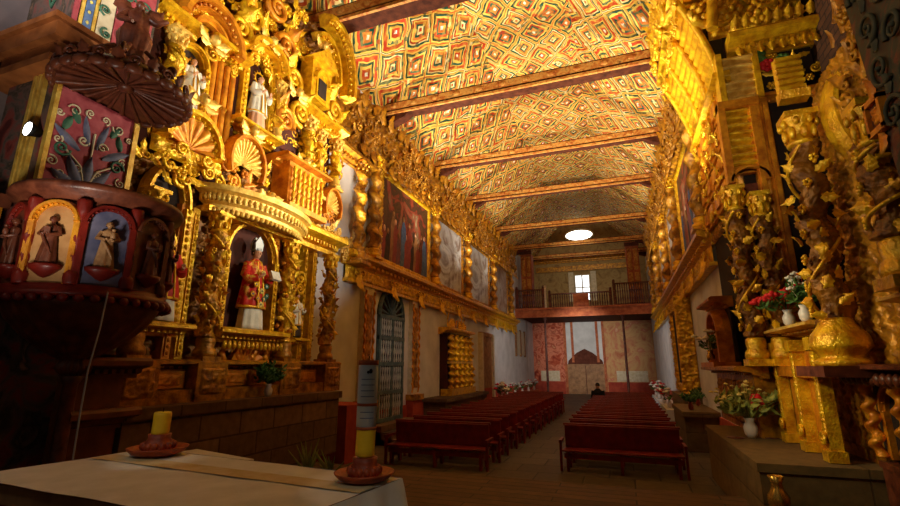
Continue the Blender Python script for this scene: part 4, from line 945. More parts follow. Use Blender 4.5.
for k, (u, z0, z1, r) in enumerate(((4.72, 6.2, 7.75, .12), (8.25, 6.25, 8.0, .13), (8.7, 6.15, 7.9, .11), (9.4, 6.6, 8.0, .11), (7.2, 6.9, 8.3, .09))):
    m = MB(fr); m.twisted(u, .38, z0+.3, z1-.3, r, .55, .15, .05, .12, 36, 1, k+7); c = part(m, 'twisted_column', GOLD)
    m = MB(fr); m.capital(u, .38, z1-.32, r*.95, .34); part(m, 'capital', GOLDP, c)
    m = MB(fr); m.colbase(u, .38, z0, r, .32); part(m, 'column_base', GOLDP, c)
    m = MB(fr); vine_wrap(m, u, .38, r+.02, z0+.35, z1-.4, .8); part(m, 'vine_foliage', GOLD, c)
m = MB(fr); m.bx((7.5, 5.55, .1), (8.65, 6.6, .55)); m.cornice(7.45, 8.7, 6.5, .1, .6, .22, .1); m.bx((7.4, 5.5, .1), (8.7, 5.62, .72))
c = part(m, 'box_balcony', GOLDO)
for r in range(3):
    for k in range(7):
        u = 7.6+k*.16; m = MB(fr); m.lathe((u, 5.64+r*.29, .62), [(.03, 0), (.05, .06), (.03, .13), (.05, .2), (.03, .27)], 8); part(m, 'spindle', GOLD, c)
# second cornice, pediments and crest
for a_, b_, v_ in ((4.45, 5.0, 7.8), (5.5, 6.1, 7.9), (8.05, 8.95, 8.05), (9.2, 9.6, 8.1)):
    m = MB(fr); m.cornice(a_, b_, v_, .1, .45, .3, .1); part(m, 'upper_cornice')
m = MB(fr); m.archband(6.67, 8.5, .42, .3, .16, .2, .4, 0, PI, 11); part(m, 'hood_arch')
for k, (u, v, s_) in enumerate(((4.6, 8.6, 1), (5.9, 8.7, -1), (6.2, 9.2, 1), (7.2, 9.2, -1), (7.5, 8.6, 1), (7.8, 7.9, -1), (7.35, 7.5, 1), (5.0, 9.6, 1), (5.7, 9.7, -1), (6.8, 9.9, 1), (9.1, 8.7, 1))):
    m = MB(fr); m.scroll(u, v, .42, .3, 1.8, .075, s_, k); m.leaf(u, v+.1, .4, .5, .3, PI/2+.4*s_, .5); part(m, 'volute', GOLD if k % 3 else GOLDO)
for k, (u, v) in enumerate(((5.3, 7.95), (6.67, 8.95), (7.6, 8.3), (5.25, 6.75), (6.42, 6.75), (8.4, 10.1), (8.05, 6.8), (7.05, 5.6))):
    m = MB(fr); m.blob((u, v, .55), (.09, .11, .1), 10, 8); m.tube([(u, v+.02, .65), (u, v-.02, .67)], .018, 5)
    for s_ in (-1, 1): m.leaf(u+s_*.06, v-.05, .5, .3, .18, PI/2-s_*1.2, .2); m.leaf(u+s_*.06, v-.1, .5, .24, .14, PI/2-s_*1.7, .2)
    part(m, 'cherub', GOLDP)
m = MB(fr); m.archband(5.3, 8.0, .5, .55, .22, .3, .3, 0, PI*.95, 15); m.archband(5.3, 8.0, .3, .3, .12, .3, .2, 0, PI); part(m, 'broken_pediment', GOLDO)
m = MB(fr); m.archband(8.75, 9.6, .75, 1.25, .3, .3, .4, -.2, PI*.62, 17); m.archband(8.6, 9.5, .5, .9, .2, .25, .3, 0, PI*.7, 11); part(m, 'curved_gable', GOLD)
m = MB(fr); m.bx((8.0, 8.5, .2), (8.75, 9.5, .55)); m.prism([(7.9, 9.5), (8.85, 9.5), (8.38, 9.95)], 2, .15, .7); m.archband(8.37, 9.0, .2, .25, .1, .5, .14); m.bx((8.17, 8.55, .55), (8.57, 9.0, .58)); part(m, 'tabernacle', GOLD)
m = MB(fr); m.bx((8.22, 8.6, .58), (8.52, 9.05, .6)); part(m, 'dark_opening', BLACKW)
for k, (u0, u1, v0, v1, n, ct, sz) in enumerate(((4.5, 6.1, 8.1, 10.6, .25, 80, .3), (6.1, 8.0, 8.5, 10.8, .25, 80, .3), (7.0, 9.5, 6.7, 8.5, .2, 60, .2), (4.6, 7.3, 5.45, 6.9, .22, 46, .2), (7.2, 9.6, 5.4, 5.7, .5, 16, .2), (8.8, 9.7, 8.4, 10.6, .2, 22, .36), (4.5, 9.4, 5.3, 5.6, .45, 34, .2), (4.5, 7.4, 7.7, 8.7, .3, 40, .22))):
    m = MB(fr); m.foliage(u0, u1, v0, v1, n, ct, sz, True); part(m, 'carved_foliage', GOLD if k != 4 else GOLDP)
# dark red-brown panels painting in the shaded gaps of the upper tier
for k, (u0, u1, v0, v1) in enumerate(((5.6, 6.0, 5.3, 5.9), (7.3, 8.05, 6.75, 8.0), (8.95, 9.3, 6.5, 8.0), (4.4, 4.6, 5.6, 7.8), (6.05, 6.2, 6.1, 7.9))):
    m = MB(fr); m.bx((u0, v0, .0), (u1, v1, .24)); part(m, 'gap_shade_panel', REDBR)
# a hanging crest that leans off the top right corner over the nave wall
m = MB(FL(XL)); m.relief(9.5, 12.7, 8.6, 10.4, .12, .2, .4, .05, 21); m.foliage(9.5, 12.6, 8.8, 10.6, .25, 40, .4, True); m.cornice(9.5, 12.4, 8.3, 0, .4, .4, .16); part(m, 'wall_crest', GOLDD)
m = MB(FL(XL)); m.foliage(10.9, 12.6, 5.3, 6.0, .2, 18, .26); part(m, 'carved_foliage', GOLDP)
m = MB(FL(XL)); m.twisted(11.7, .3, 5.5, 8.3, .14, .6, .16, .07, .16, 30, 1, 5, dn=.03); m.capital(11.7, .3, 8.1, .15, .4); m.colbase(11.7, .3, 5.2, .2, .4); part(m, 'twisted_column', GOLDD)

m = MB(); m.bx((XL, 4.4, PZ), (-6.0, 9.25, 1.7)); m.bx((XL, 4.38, 1.62), (-5.95, 9.3, 1.76)); tag(m.build('stone_platform', ASHLAR, None, (-6.7, 6.8, PZ)), 'brown stone block platform under the left gilded altarpiece', 'platform')
m = MB(FL(-6.3)); m.bx((3.75, PZ, 0), (4.36, 2.2, .25)); m.cornice(3.75, 4.4, 1.55, .2, .3, .25, 0); m.cornice(3.75, 4.4, 2.15, .2, .35, .25, .1); m.bx((3.7, PZ, .2), (4.4, .75, .4)); tag(m.build('wooden_pedestal', STEPW, None, (-6.2, 4.05, PZ)), 'stepped brown wooden pedestal between the pulpit and the stone platform', 'pedestal')

X_ = A0+.36
saint('saint_statue', 'bishop statue with silver mitre and red-gold cope in the large niche beside the pulpit', at(fr, 7.0, 2.97, .36), 1.6, GILTR, ROBEW, SILVER, ROBEW, True, loc=(X_, 7.0, 2.97))
saint('saint_statue', 'statue in a red and white robe in the niche half hidden behind the pulpit', at(fr, 5.15, 2.97, .34), 1.35, ROBER, ROBEW, loc=(A0+.34, 5.15, 2.97), halo=GOLD)
saint('saint_statue', 'pale veiled statue in a dark upper niche, just right of the pulpit canopy', at(fr, 5.17, 6.52, .26), 1.05, ROBEW, ROBEW, loc=(A0+.26, 5.17, 6.52))
saint('saint_statue', 'white and pink statue in the arched upper niche above the large oval shell', at(fr, 6.67, 6.97, .32), 1.2, ROBEW, SKIN, loc=(A0+.32, 6.67, 6.97), halo=GOLD)
saint('saint_statue', 'small white-robed figure in the narrow dark niche right of the bishop', at(fr, 8.45, 2.92, .26), .95, ROBEW, ROBEB, loc=(A0+.26, 8.45, 2.92))
# ================================================================== right side: pier, platform, altarpiece
(ya, za), (yb, zb) = at_x(843, 0, 2.2), at_x(900, 180, 2.2)
sl = (yb-ya)/(zb-za)
m = MB(); m.prism([(2.4, PZ), (yb+sl*(PZ-zb), PZ), (ya+sl*(12-za), 12), (2.4, 12)], 0, 2.2, 4.2); struct(m.build('wall_pier_right', PIERM))
fr = FRt(2.2); m = MB(fr)
for j, z in enumerate(np.arange(3.0, 7.5, .42)):
    u = yb+sl*(z-zb)-.22; m.scroll(u-.02, z, .02, .15, 1.5, .022, (-1)**j, j); m.scroll(u-.3, z+.2, .02, .14, 1.5, .022, (-1)**j, 2+j); m.leaf(u, z+.18, .01, .2, .1, PI/2, .05)
struct(m.build('trim_26', OLIVE))
u, v = at_x(881, 115, 2.2)
t = thing('wall_cartouche', 'small square gilt cartouche on the dark painted pier at the right', 'plaque', (2.18, u, v))
m = MB(fr); m.bx((u-.1, v-.12, 0), (u+.1, v+.12, .03)); m.build('panel', DARKW, t)
m = MB(fr); m.bx((u-.13, v-.15, 0), (u-.09, v+.15, .06)); m.bx((u+.09, v-.15, 0), (u+.13, v+.15, .06)); m.bx((u-.13, v-.16, 0), (u+.13, v-.11, .06)); m.bx((u-.13, v+.11, 0), (u+.13, v+.16, .06))
m.leaf(u, v+.15, .02, .2, .12, PI/2, .1); m.leaf(u, v-.15, .02, .2, .12, -PI/2, .1); m.relief(u-.06, u+.06, v-.08, v+.08, .03, .03, .08, .012); m.build('frame', GOLDO, t)

m = MB(); m.bx((1.42, 6.99, PZ-.3), (3.7, 10.95, 1.08)); m.bx((1.4, 6.97, 1.06), (3.74, 11.0, 1.16)); tag(m.build('stone_platform', ASHLARX, None, (2.5, 9, PZ-.3)), 'brown stone block platform under the right gilded altarpiece, holding a vase of flowers', 'platform')
m = MB(); m.bx((2.62, 5.0, PZ), (3.7, 6.96, 1.24)); m.bx((2.6, 5.0, 1.2), (3.72, 6.97, 1.27)); tag(m.build('dark_block', DARKW, None, (3.3, 5.6, PZ)), 'dark block at the right edge under the arched pedestal', 'block')

t = thing('altarpiece', 'tall gilded altarpiece of columns, coffers and a deep dark recess on the right wall', 'altarpiece', (2.75, 8.8, 1.16))
def part(m, name, mt=GOLD, par=None, label=None): return m.build(name, mt, par or t, label=label)
XB = 2.2
# projecting far body with coffered flank
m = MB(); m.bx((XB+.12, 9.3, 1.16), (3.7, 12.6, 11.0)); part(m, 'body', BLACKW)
fx = FRt(XB+.1); fy = FF(9.28)
m = MB(fx); m.relief(9.35, 12.6, 5.2, 7.7, 0, .1, .26, .035, 41); part(m, 'flank_panel', GOLDD)
for k in range(4):
    z = 5.45+k*.56
    for j in range(4):
        u = 9.6+j*.72; m = MB(fx); m.bx((u, z, .08), (u+.6, z+.44, .14)); m.bx((u+.1, z+.08, .14), (u+.5, z+.36, .2)); part(m, 'coffer', GOLDO)
# cove leaning out over the flank, ribbed
def cove(u): 
    pass
m = MB(FRt(XB+.12)); a = np.linspace(0, 1, 60); Uu = np.linspace(9.25, 12.6, 4); A_, U_ = np.meshgrid(a, Uu, indexing='ij')
m.grid(np.stack([U_, 7.7+1.9*A_, .1+.55*A_**1.6+.06*np.abs(np.sin(A_*PI*10))], -1)); part(m, 'ribbed_cove', GOLD)
m = MB(FRt(XB+.12)); m.cornice(9.2, 12.6, 9.6, .0, .85, .5, .2); m.cornice(9.2, 12.6, 7.55, 0, .3, .22, .14)
for u in (9.25, 10.35, 11.45, 12.5): m.tube([(u, 7.7+1.9*x, .16+.55*x**1.6) for x in np.linspace(0, 1, 9)], .07, 8)
part(m, 'cove_moulding', GOLD)
m = MB(FRt(XB)); m.relief(9.2, 12.6, 10.0, 11.4, .3, .3, .45, .05, 17); m.foliage(9.2, 12.6, 9.9, 11.3, .75, 60, .4, True); m.foliage(9.2, 12.6, 9.2, 9.6, .6, 24, .26, True); part(m, 'crest_carving', GOLD)
# its end facing the altar: ribbed panel, scalloped arch, pilaster
m = MB(fy); zz = np.linspace(5.8, 6.98, 70); xx = np.linspace(2.12, 2.62, 4); Z_, X2 = np.meshgrid(zz, xx, indexing='ij')
m.grid(np.stack([X2, Z_, .04+.15*np.abs(np.sin((Z_-5.8)/1.18*PI*8))], -1)); part(m, 'slatted_panel', GOLD)
m = MB(fy); m.bx((2.02, 5.5, 0), (2.14, 7.1, .2)); m.bx((2.6, 5.5, 0), (2.68, 7.1, .2)); m.bx((2.02, 6.95, 0), (2.68, 7.1, .24)); m.archband(2.38, 5.5, .24, .22, .1, .0, .2, .1, PI-.1); m.bx((2.1, 5.68, 0), (2.64, 5.82, .12)); part(m, 'slat_frame', GOLDO)
m = MB(fy); m.bx((2.5, 1.2, 0), (2.84, 7.1, .14)); m.bx((2.53, 1.4, .14), (2.6, 7.0, .2)); m.bx((2.74, 1.4, .14), (2.81, 7.0, .2))
m.relief(2.62, 2.72, 1.4, 7.0, .14, .04, .09, .02, 4); part(m, 'tall_pilaster', GOLDO)
m = MB(fy); m.bx((2.0, 2.2, -.02), (2.5, 5.5, .04)); part(m, 'recessed_panel', DARKW)
m = MB(fy); m.cornice(2.5, 3.7, 8.05, -.1, .5, .4, .16); m.bx((2.1, 7.1, -.05), (2.2, 8.1, .24)); m.bx((2.7, 7.1, -.05), (2.8, 8.1, .2)); part(m, 'end_entablature', GOLD)
m = MB(fy); zz = np.linspace(7.1, 8.05, 60); xx = np.linspace(2.18, 2.72, 4); Z_, X2 = np.meshgrid(zz, xx, indexing='ij')
m.grid(np.stack([X2, Z_, .02+.1*((Z_-7.1)/.95)**2+.12*np.abs(np.sin((Z_-7.1)/.95*PI*6))], -1)); part(m, 'ribbed_end_cove', GOLDP)
m = MB(fy)
for u in np.arange(2.5, 3.75, .17): m.leaf(u, 8.5, .3, .26, .16, PI/2, .3); m.leaf(u, 8.12, .28, .2, .13, -PI/2, .2)
m.foliage(2.8, 3.7, 7.3, 8.0, .05, 24, .2); part(m, 'carved_foliage', GOLD)
m = MB(FRt(XB+.1)); m.foliage(9.4, 12.5, 5.3, 7.6, .2, 50, .2); part(m, 'carved_foliage', GOLD)
m = MB(fy); m.cornice(2.8, 3.7, 7.0, -.1, .25, .2, .1); part(m, 'recess_moulding', GOLDO)
m = MB(fy); m.foliage(XB-.3, 3.7, 8.7, 10.8, .25, 60, .4, True); m.relief(XB-.1, 3.7, 8.6, 11, .0, .25, .4, .05, 61); m.tube([(2.1, 8.6, .35), (2.2, 9.6, .4), (2.45, 10.6, .3)], .1, 8); part(m, 'upper_carving', GOLD)
# near body, entablature over the recess
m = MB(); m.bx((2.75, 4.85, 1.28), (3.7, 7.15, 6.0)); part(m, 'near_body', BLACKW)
fn = FRt(2.75)
m = MB(fn); m.relief(4.9, 7.1, 2.3, 6.0, .0, .12, .26, .03, 14); part(m, 'near_panel', GOLDD)
m = MB(FRt(3.3)); m.bx((4.85, 6.0, -.4), (7.15, 11, 0)); m.relief(4.85, 7.15, 6.0, 10, .0, .2, .34, .035, 77); part(m, 'upper_near_panel', GOLDD)
m = MB(FRt(3.3)); m.foliage(5.0, 7.1, 6.1, 9.6, .2, 60, .32, True); part(m, 'upper_foliage', GOLDD)
m = MB(FF(7.0)); m.relief(2.3, 2.62, 5.85, 6.5, .02, .1, .2, .02, 12); m.mould(2.28, 2.62, [(0, 5.8), (.16, 5.82), (.2, 5.92), (0, 5.95)])
for z in np.arange(5.98, 6.5, .09): m.box((2.45, z, .12), (.3, .05, .06))
part(m, 'ribbed_bracket', GOLD)
for c, mt in (((2.95, 7.75), FLRED), ((3.2, 7.8), GREEN), ((2.85, 7.95), GREEN)):
    m = MB(fy)
    for q in range(7): m.blob((c[0]+.08*math.cos(q*.9)*(q > 0), c[1]+.08*math.sin(q*.9)*(q > 0), .12), (.06, .06, .05), 8, 6)
    part(m, 'painted_rose', mt)
# columns
def rcol(u, n, z0, z1, r, seed, bulb=False, frm=fn, mt=GOLDD):
    m = MB(frm); zb_ = z0+.45
    m.twisted(u, n, zb_, z1-.4, r*.95, .7, .18, .07, .12, 48, -1, seed); c = part(m, 'twisted_column', GOLDSHADE)
    m = MB(frm); m.capital(u, n, z1-.45, r*.95, .45); part(m, 'capital', GOLD, c)
    m = MB(frm)
    if bulb: m.lathe((u, z0, n), [(0, 0), (.26, 0), (.28, .05), (.2, .1), (.29, .22), (.27, .34), (.18, .46), (r, .55), (0, .55)], 24, lambda T, Z: r*.08*np.cos(10*T), 30)
    else: m.colbase(u, n, z0, r, .45)
    part(m, 'column_base', GOLD, c)
    m = MB(frm)
    vine_wrap(m, u, n, r+.03, zb_+.08, z1-.5)
    part(m, 'vine_foliage', GOLD, c)
rcol(6.72, .38, 2.3, 5.5, .14, 3, True)
rcol(5.1, .38, 2.95, 4.75, .12, 4)
rcol(9.02, .15, 2.3, 5.4, .12, 5, frm=FRt(XB)); rcol(8.9, -.18, 2.3, 5.2, .12, 6, frm=FRt(XB))
m = MB(FF(6.55)); m.archband(3.25, 5.3, .55, .75, .14, .0, .3, PI*.68, PI*1.22, 9); part(m, 'curved_rib', GOLD)
m = MB(fn); m.foliage(5.0, 6.2, 4.6, 6.2, .1, 50, .22, True); part(m, 'carved_foliage', GOLDD)
# ledge with flowers, base panels, balustrade
m = MB(fn); m.cornice(7.15, 8.75, 2.72, .1, .5, .14, .14); part(m, 'flower_ledge', GOLDP)
m = MB(fn); m.bx((6.3, 2.18, -.1), (7.2, 2.3, .72)); part(m, 'column_plinth', DARKW)
m = MB(fn); m.cornice(4.7, 5.5, 2.82, .0, .42, .13, .12); part(m, 'near_ledge', GOLDP)
m = MB(); m.bx((2.75, 7.15, 1.16), (3.7, 9.28, 2.72)); part(m, 'recess_base', GOLDD)
m = MB(fn); m.relief(7.2, 9.2, 1.3, 2.6, .02, .08, .24, .03, 19); part(m, 'base_panel', GOLDD)
for k, u in enumerate((7.3, 8.1, 8.95)):
    m = MB(fn); m.bx((u-.07, 1.17, .36), (u+.07, 2.6, .5)); m.bx((u-.1, 1.17, .34), (u+.1, 1.3, .54)); m.bx((u-.1, 2.5, .34), (u+.1, 2.66, .54)); m.relief(u-.05, u+.05, 1.35, 2.45, .5, .04, .1, .015, k)
    m.scroll(u, 1.42, .52, .09, 1.5, .03); part(m, 'pilaster_strip', GOLD)
fq = FRt(XB+.1)
m = MB(fq); m.bx((9.3, 1.16, -.1), (12.7, 2.2, .3)); m.cornice(9.3, 12.7, 2.1, .1, .5, .2, .14); m.relief(9.4, 12.6, 1.25, 2.05, .3, .07, .26, .03, 24); part(m, 'far_predella', GOLDD)
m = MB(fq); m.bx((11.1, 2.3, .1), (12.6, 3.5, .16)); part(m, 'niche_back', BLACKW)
m = MB(fq); m.archband(11.85, 2.95, .5, .42, .16, .14, .3); m.bx((11.2, 2.3, .14), (11.36, 3.0, .44)); m.bx((12.34, 2.3, .14), (12.5, 3.0, .44)); m.cornice(11.1, 12.6, 3.5, .1, .45, .22, .12); m.bx((11.0, 2.28, .1), (12.7, 2.38, .6)); part(m, 'side_niche', GOLDO)
m = MB(fn); m.bx((7.5, 1.17, .3), (8.05, 2.5, .36)); m.bx((8.4, 1.17, .3), (8.85, 2.5, .36)); m.bx((7.3, 2.15, .3), (9.1, 2.3, .5)); part(m, 'plain_panel', GOLDO)
m = MB(FRt(2.95)); m.bx((5.0, 1.27, -.5), (7.0, 2.2, .2)); m.cornice(5.0, 7.1, 2.18, .0, .6, .14, 0)
for u in np.arange(5.05, 7.1, .13): m.blob((u, 2.16, .5), (.06, .07, .04), 8, 5)
c = part(m, 'arched_pedestal', DARKW)
for u in (5.3, 5.95, 6.6):
    m = MB(FRt(2.95)); m.bx((u-.2, 1.3, .18), (u+.2, 1.8, .22)); m.shell(u, 1.8, .2, .24, .2, .02, 3); part(m, 'arch_panel', GOLDP if u < 6.3 else BLACKW, c)
    m = MB(FRt(2.95)); m.archband(u, 1.8, .2, .24, .08, .2, .1, beads=9); m.bx((u-.28, 1.3, .2), (u-.2, 1.8, .28)); m.bx((u+.2, 1.3, .2), (u+.28, 1.8, .28)); part(m, 'arch_frame', GOLDO, c)
    m = MB(FRt(2.95)); m.twisted(u+.32, .34, 1.3, 2.14, .055, .2, .25, .02, .08, 14, 1, dn=.02); part(m, 'colonnette', GOLDO, c)

# ================================================================== flowers, vases, plants
def bouquet(name, label, cat, p, s, pot, kinds, n=60, spread=.8, hgt=.5, potmat=CERAM, group=None, leafm=None):
    t_ = thing(name, label, cat, p, group); rng = random.Random(int(abs(p[0]*917+p[1]*331)))
    m = MB(); m.lathe(p, [(0, 0), (.05*s, 0), (.09*s, .06*s), (.1*s, .16*s), (.06*s, .24*s), (.08*s, .3*s), (.065*s, .3*s), (.05*s, .24*s)], 18, axis=2); m.build(pot, potmat, t_)
    m = MB(); gb = {}
    for i in range(n):
        a = rng.uniform(0, 6.28); e = rng.uniform(.1, 1)**.6; r = spread*.5*s*e; z = .3*s+hgt*s*rng.uniform(.2, 1)*(1.1-.5*e)
        q = np.array([p[0]+r*math.cos(a), p[1]+r*math.sin(a), p[2]+z]); b0 = np.array([p[0], p[1], p[2]+.28*s])
        m.tube([b0, (b0+q)/2+np.array([0, 0, .04*s]), q], [.006*s, .005*s, .003*s], 4)
        for k in range(4):
            f_ = Fr(q-(q-b0)*rng.uniform(0, .6), (math.cos(a+k), math.sin(a+k), 0), (-math.sin(a+k)*.5, math.cos(a+k)*.5, .8), (0, -.5, .8)); m.fr = f_; m.leaf(0, 0, 0, .14*s, .06*s, rng.uniform(-.6, 1.8), .3); m.fr = WORLD
    m.build('foliage', leafm or GREEN, t_)
    for kname, mt, cnt, rad in kinds:
        for i in range(cnt):
            a = rng.uniform(0, 6.28); e = rng.uniform(0, 1)**.5; r = spread*.48*s*e; z = .34*s+hgt*s*rng.uniform(.5, 1.05)*(1.1-.4*e); c = (p[0]+r*math.cos(a), p[1]+r*math.sin(a), p[2]+z)
            m = MB(); R = rad*s
            for q in range(6): m.blob((c[0]+R*.7*math.cos(q*1.05), c[1]+R*.7*math.sin(q*1.05), c[2]), (R*.55, R*.55, R*.4), 6, 4)
            m.blob((c[0], c[1], c[2]+R*.3), R*.5, 6, 4); m.tube([(c[0], c[1], c[2]), (p[0], p[1], p[2]+.28*s)], .004*s, 4); m.build(kname, mt, t_)
    return t_
def onz(x, y, z):
    d = ray(x, y); return EYE+d*(z-2.3)/d[2]
q = onz(752, 438, 1.16)
bouquet('flower_vase', 'white vase with red roses, small pale flowers and greenery on the right stone platform', 'vase', (q[0], q[1], 1.16), 1.05, 'vase', [('pale_flower', FLYEL, 40, .03)], 90, 1.0, .5, leafm=LGREEN)
fv = bpy.data.objects['flower_vase']
for dx, dz in ((.1, .62), (.17, .55), (.08, .52)):
    m = MB(); c = (q[0]+dx, q[1]-.2, 1.16+dz)
    for k in range(6): m.blob((c[0]+.05*math.cos(k*1.05), c[1]+.02, c[2]+.05*math.sin(k*1.05)), .045, 8, 6)
    m.blob((c[0], c[1]-.03, c[2]), .045, 8, 6); m.tube([c, (q[0], q[1], 1.46)], .006, 4); m.build('red_rose', FLRED, fv)
for x, lab in ((736, 'dark round mat left of the white flower vase'), (771, 'dark round mat right of the white flower vase')):
    q = onz(x, 438, 1.16); m = MB(); m.lathe((q[0], q[1], 1.16), [(0, 0), (.13, 0), (.13, .015), (0, .02)], 18, axis=2); tag(m.build('table_mat', DARKW, None, (q[0], q[1], 1.16)), lab, 'mat')
y_, z_ = at_x(269, 396, -6.12)
bouquet('plant_vase', 'small white vase with a round green plant on the left stone platform', 'vase', (-6.15, y_, 1.76), .75, 'vase', [], 90, .7, .62)
bouquet('flower_vase', 'white vase of red flowers on the ledge of the right altarpiece', 'vase', (2.3, 8.1, 2.86), .8, 'vase', [('red_flower', FLRED, 14, .1)], 18, 1.1, .3)
bouquet('flower_vase', 'vase of white flowers on the ledge beside the big near column', 'vase', (2.28, 7.36, 2.86), .75, 'vase', [('white_flower', FLWHITE, 14, .06), ('red_flower', FLRED, 2, .06)], 26, .6, .6)
bouquet('flower_vase', 'gold urn of white flowers in front of the small side niche of the right altarpiece', 'vase', (1.78, 11.75, 2.38), .85, 'urn', [('white_flower', FLWHITE, 12, .07)], 16, .7, .5, BRASS)
for x, lab in ((1.7, 'green potted plant on the low stone plinth, nearer the pews'), (2.1, 'green potted plant on the low stone plinth, nearer the wall')):
    bouquet('potted_plant', lab, 'plant', (x, 14.1+(x-1.7)*4+1.6, 1.06), .75, 'pot', [], 44, .8, .5, CLAY)
# small vases along the dado at the far end
for i in range(5):
    bouquet('far_flower_pot', f'white pot of pale flowers by the far left wall, {["nearest", "second", "third", "fourth", "farthest"][i]} in its row', 'flowers', (XL+.6, 29.0+i*2.3, .45), 1.0, 'pot', [('white_flower', FLWHITE, 6, .07), ('pink_flower', FLRED, 2, .06)], 8, .7, .5, group='flower pots along the far left wall')
m = MB(); m.bx((XL+.05, 28.3, 0), (XL+.8, 39.5, .45)); tag(m.build('wall_bench', PAINTR, None, (XL+.4, 34, 0)), 'long low reddish bench along the far left wall', 'bench')
for i in range(4):
    bouquet('far_flower_pot', f'white pot of pale flowers by the far right wall, {["nearest", "second", "third", "farthest"][i]} in its row', 'flowers', (XR-.6, 24.0+i*3.2, .45), 1.1, 'pot', [('white_flower', FLWHITE, 8, .08), ('pink_flower', FLRED, 4, .07)], 8, .7, .55, group='flower pots along the far right wall')
m = MB(); m.bx((XR-.8, 23.2, 0), (XR-.05, 35, .45)); tag(m.build('wall_bench', WHITE, None, (XR-.4, 29, 0)), 'long low pale bench along the far right wall', 'bench')
bouquet('flower_stand', 'white and red flowers on a low stand behind the left pews, before the half-open door', 'flowers', (-6.1, 24.3, .45), 1.3, 'pot', [('white_flower', FLWHITE, 10, .1), ('red_flower', FLRED, 5, .08)], 8, .8, .4)
m = MB(); m.lathe((-6.1, 24.3, 0), [(0, 0), (.25, 0), (.22, .05), (.08, .1), (.08, .38), (.25, .42), (.25, .45), (0, .45)], 16, axis=2); tag(m.build('low_stand', DARKW, None, (-6.1, 24.3, 0)), 'low dark stand under the flowers before the half-open door', 'stand')
# brass vase in front of the right platform
q = at_y(777, 486, 6.7)
m = MB(); m.lathe((q[0], 6.7, PZ), [(0, 0), (.12, 0), (.13, .03), (.05, .1), (.04, .16), (.1, .26), (.11, .36), (.06, .44), (.05, .5), (.08, .58), (.07, .58), (.04, .5), (0, .48)], 24, lambda T, Z: .006*np.cos(8*T), axis=2)
tag(m.build('brass_vase', BRASS, None, (q[0], 6.7, PZ)), 'slim brass vase standing in front of the right stone platform', 'vase')

# ================================================================== altar table
TZ = 1.65
A = onz(401, 478, TZ); B = onz(148, 449, TZ); C = onz(-40, 479, TZ); C1 = onz(20, 487, TZ); C2 = onz(130, 506, TZ)
d1 = (C2-C1)/np.linalg.norm(C2-C1); D = C2+d1*((A[0]-C2[0])/d1[0]-.12); Cc = C1-d1*.62
quad = [A, B, Cc, D]; ctr = sum(quad)/4
t = thing('altar_table', 'big altar table with a brown front, covered by a white cloth, in the near foreground', 'table', (ctr[0], ctr[1], PZ))
ins = [ctr+(p-ctr)*.93 for p in quad]
m = MB(); m.prism([(p[0], p[1]) for p in ins], 2, TZ-.12, TZ-.02); m.build('table_top', BROWND, t)
i2 = [ctr+(p-ctr)*.84 for p in quad]
m = MB(); m.prism([(p[0], p[1]) for p in i2], 2, PZ, TZ-.12); m.build('body', REDDADO, t)
# cloth: top sheet with falls on the two ends and behind; the near side shows the red-brown front
N = 40; S_ = np.linspace(0, 1, N); rows_ = []
top = np.array([[(Cc*(1-v)+D*v)*(1-u)+(B*(1-v)+A*v)*u for v in S_] for u in np.linspace(0, 1, 12)])
m = MB(); P = top.copy(); P[..., 2] = TZ+.003*np.sin(P[..., 0]*9)*np.sin(P[..., 1]*11); m.grid(P)
def fall(E0, E1, out, drop):
    G = []
    for w_ in np.linspace(0, 1, 8):
        e = np.array([E0*(1-s)+E1*s for s in S_]); k = w_*(.12+.05*np.sin(S_*26))+.01
        e = e+np.outer(k, out); e[:, 2] = TZ-drop*w_**1.15; G.append(e)
    m.grid(np.array(G))
fall(A, D, (A-B)/np.linalg.norm(A-B), .5); fall(B, Cc, (B-A)/np.linalg.norm(A-B), .45); fall(A, B, np.array([.05, 1, 0]), .4)
cl = tag(m.build('altar_cloth', CLOTH, None, (ctr[0], ctr[1], TZ)), 'white cloth spread over the altar table in the foreground, with a faint yellow band', 'tablecloth')
m = MB(); k0 = A*.22+D*.78; 
band = np.array([[(A*(1-s)+B*s)*(1-w_)+(D*(1-s)+Cc*s)*w_ for w_ in (.25, .4)] for s in np.linspace(.0, .98, 30)]); band[..., 2] = TZ+.006; m.grid(band); m.build('yellow_band', mk('cloth_yellow_band', srgb(196, 170, 110), srgb(216, 200, 160), .9, 0, 6, .1), cl)

def dish_candle(name, label, x, y, r, h, s, tall):
    q_ = onz(x, y, TZ); p = (q_[0], q_[1], TZ+.006)
    t_ = thing('candle_holder', label[0], 'candle holder', p)
    m = MB(); m.lathe(p, [(0, 0), (.11*s, 0), (.17*s, .02*s), (.2*s, .05*s), (.205*s, .06*s), (.19*s, .06*s), (.15*s, .035*s), (0, .025*s)], 32, axis=2); m.build('dish', CLAY, t_)
    m = MB(); m.lathe(p, [(0, .02*s), (.1*s, .02*s), (.11*s, .06*s), (.09*s, .1*s), (r*1.25, .12*s), (r*1.3, .15*s), (0, .15*s)], 24, axis=2)
    for k in range(14): m.blob((p[0]+.1*s*math.cos(k*.449), p[1]+.1*s*math.sin(k*.449), p[2]+.07*s), (.025*s, .025*s, .03*s), 6, 4)
    m.build('cup', CLAY, t_)
    pz = p[2]+.15*s; c_ = tag(MBc(p, pz, r, h, tall), label[1], 'candle'); return c_
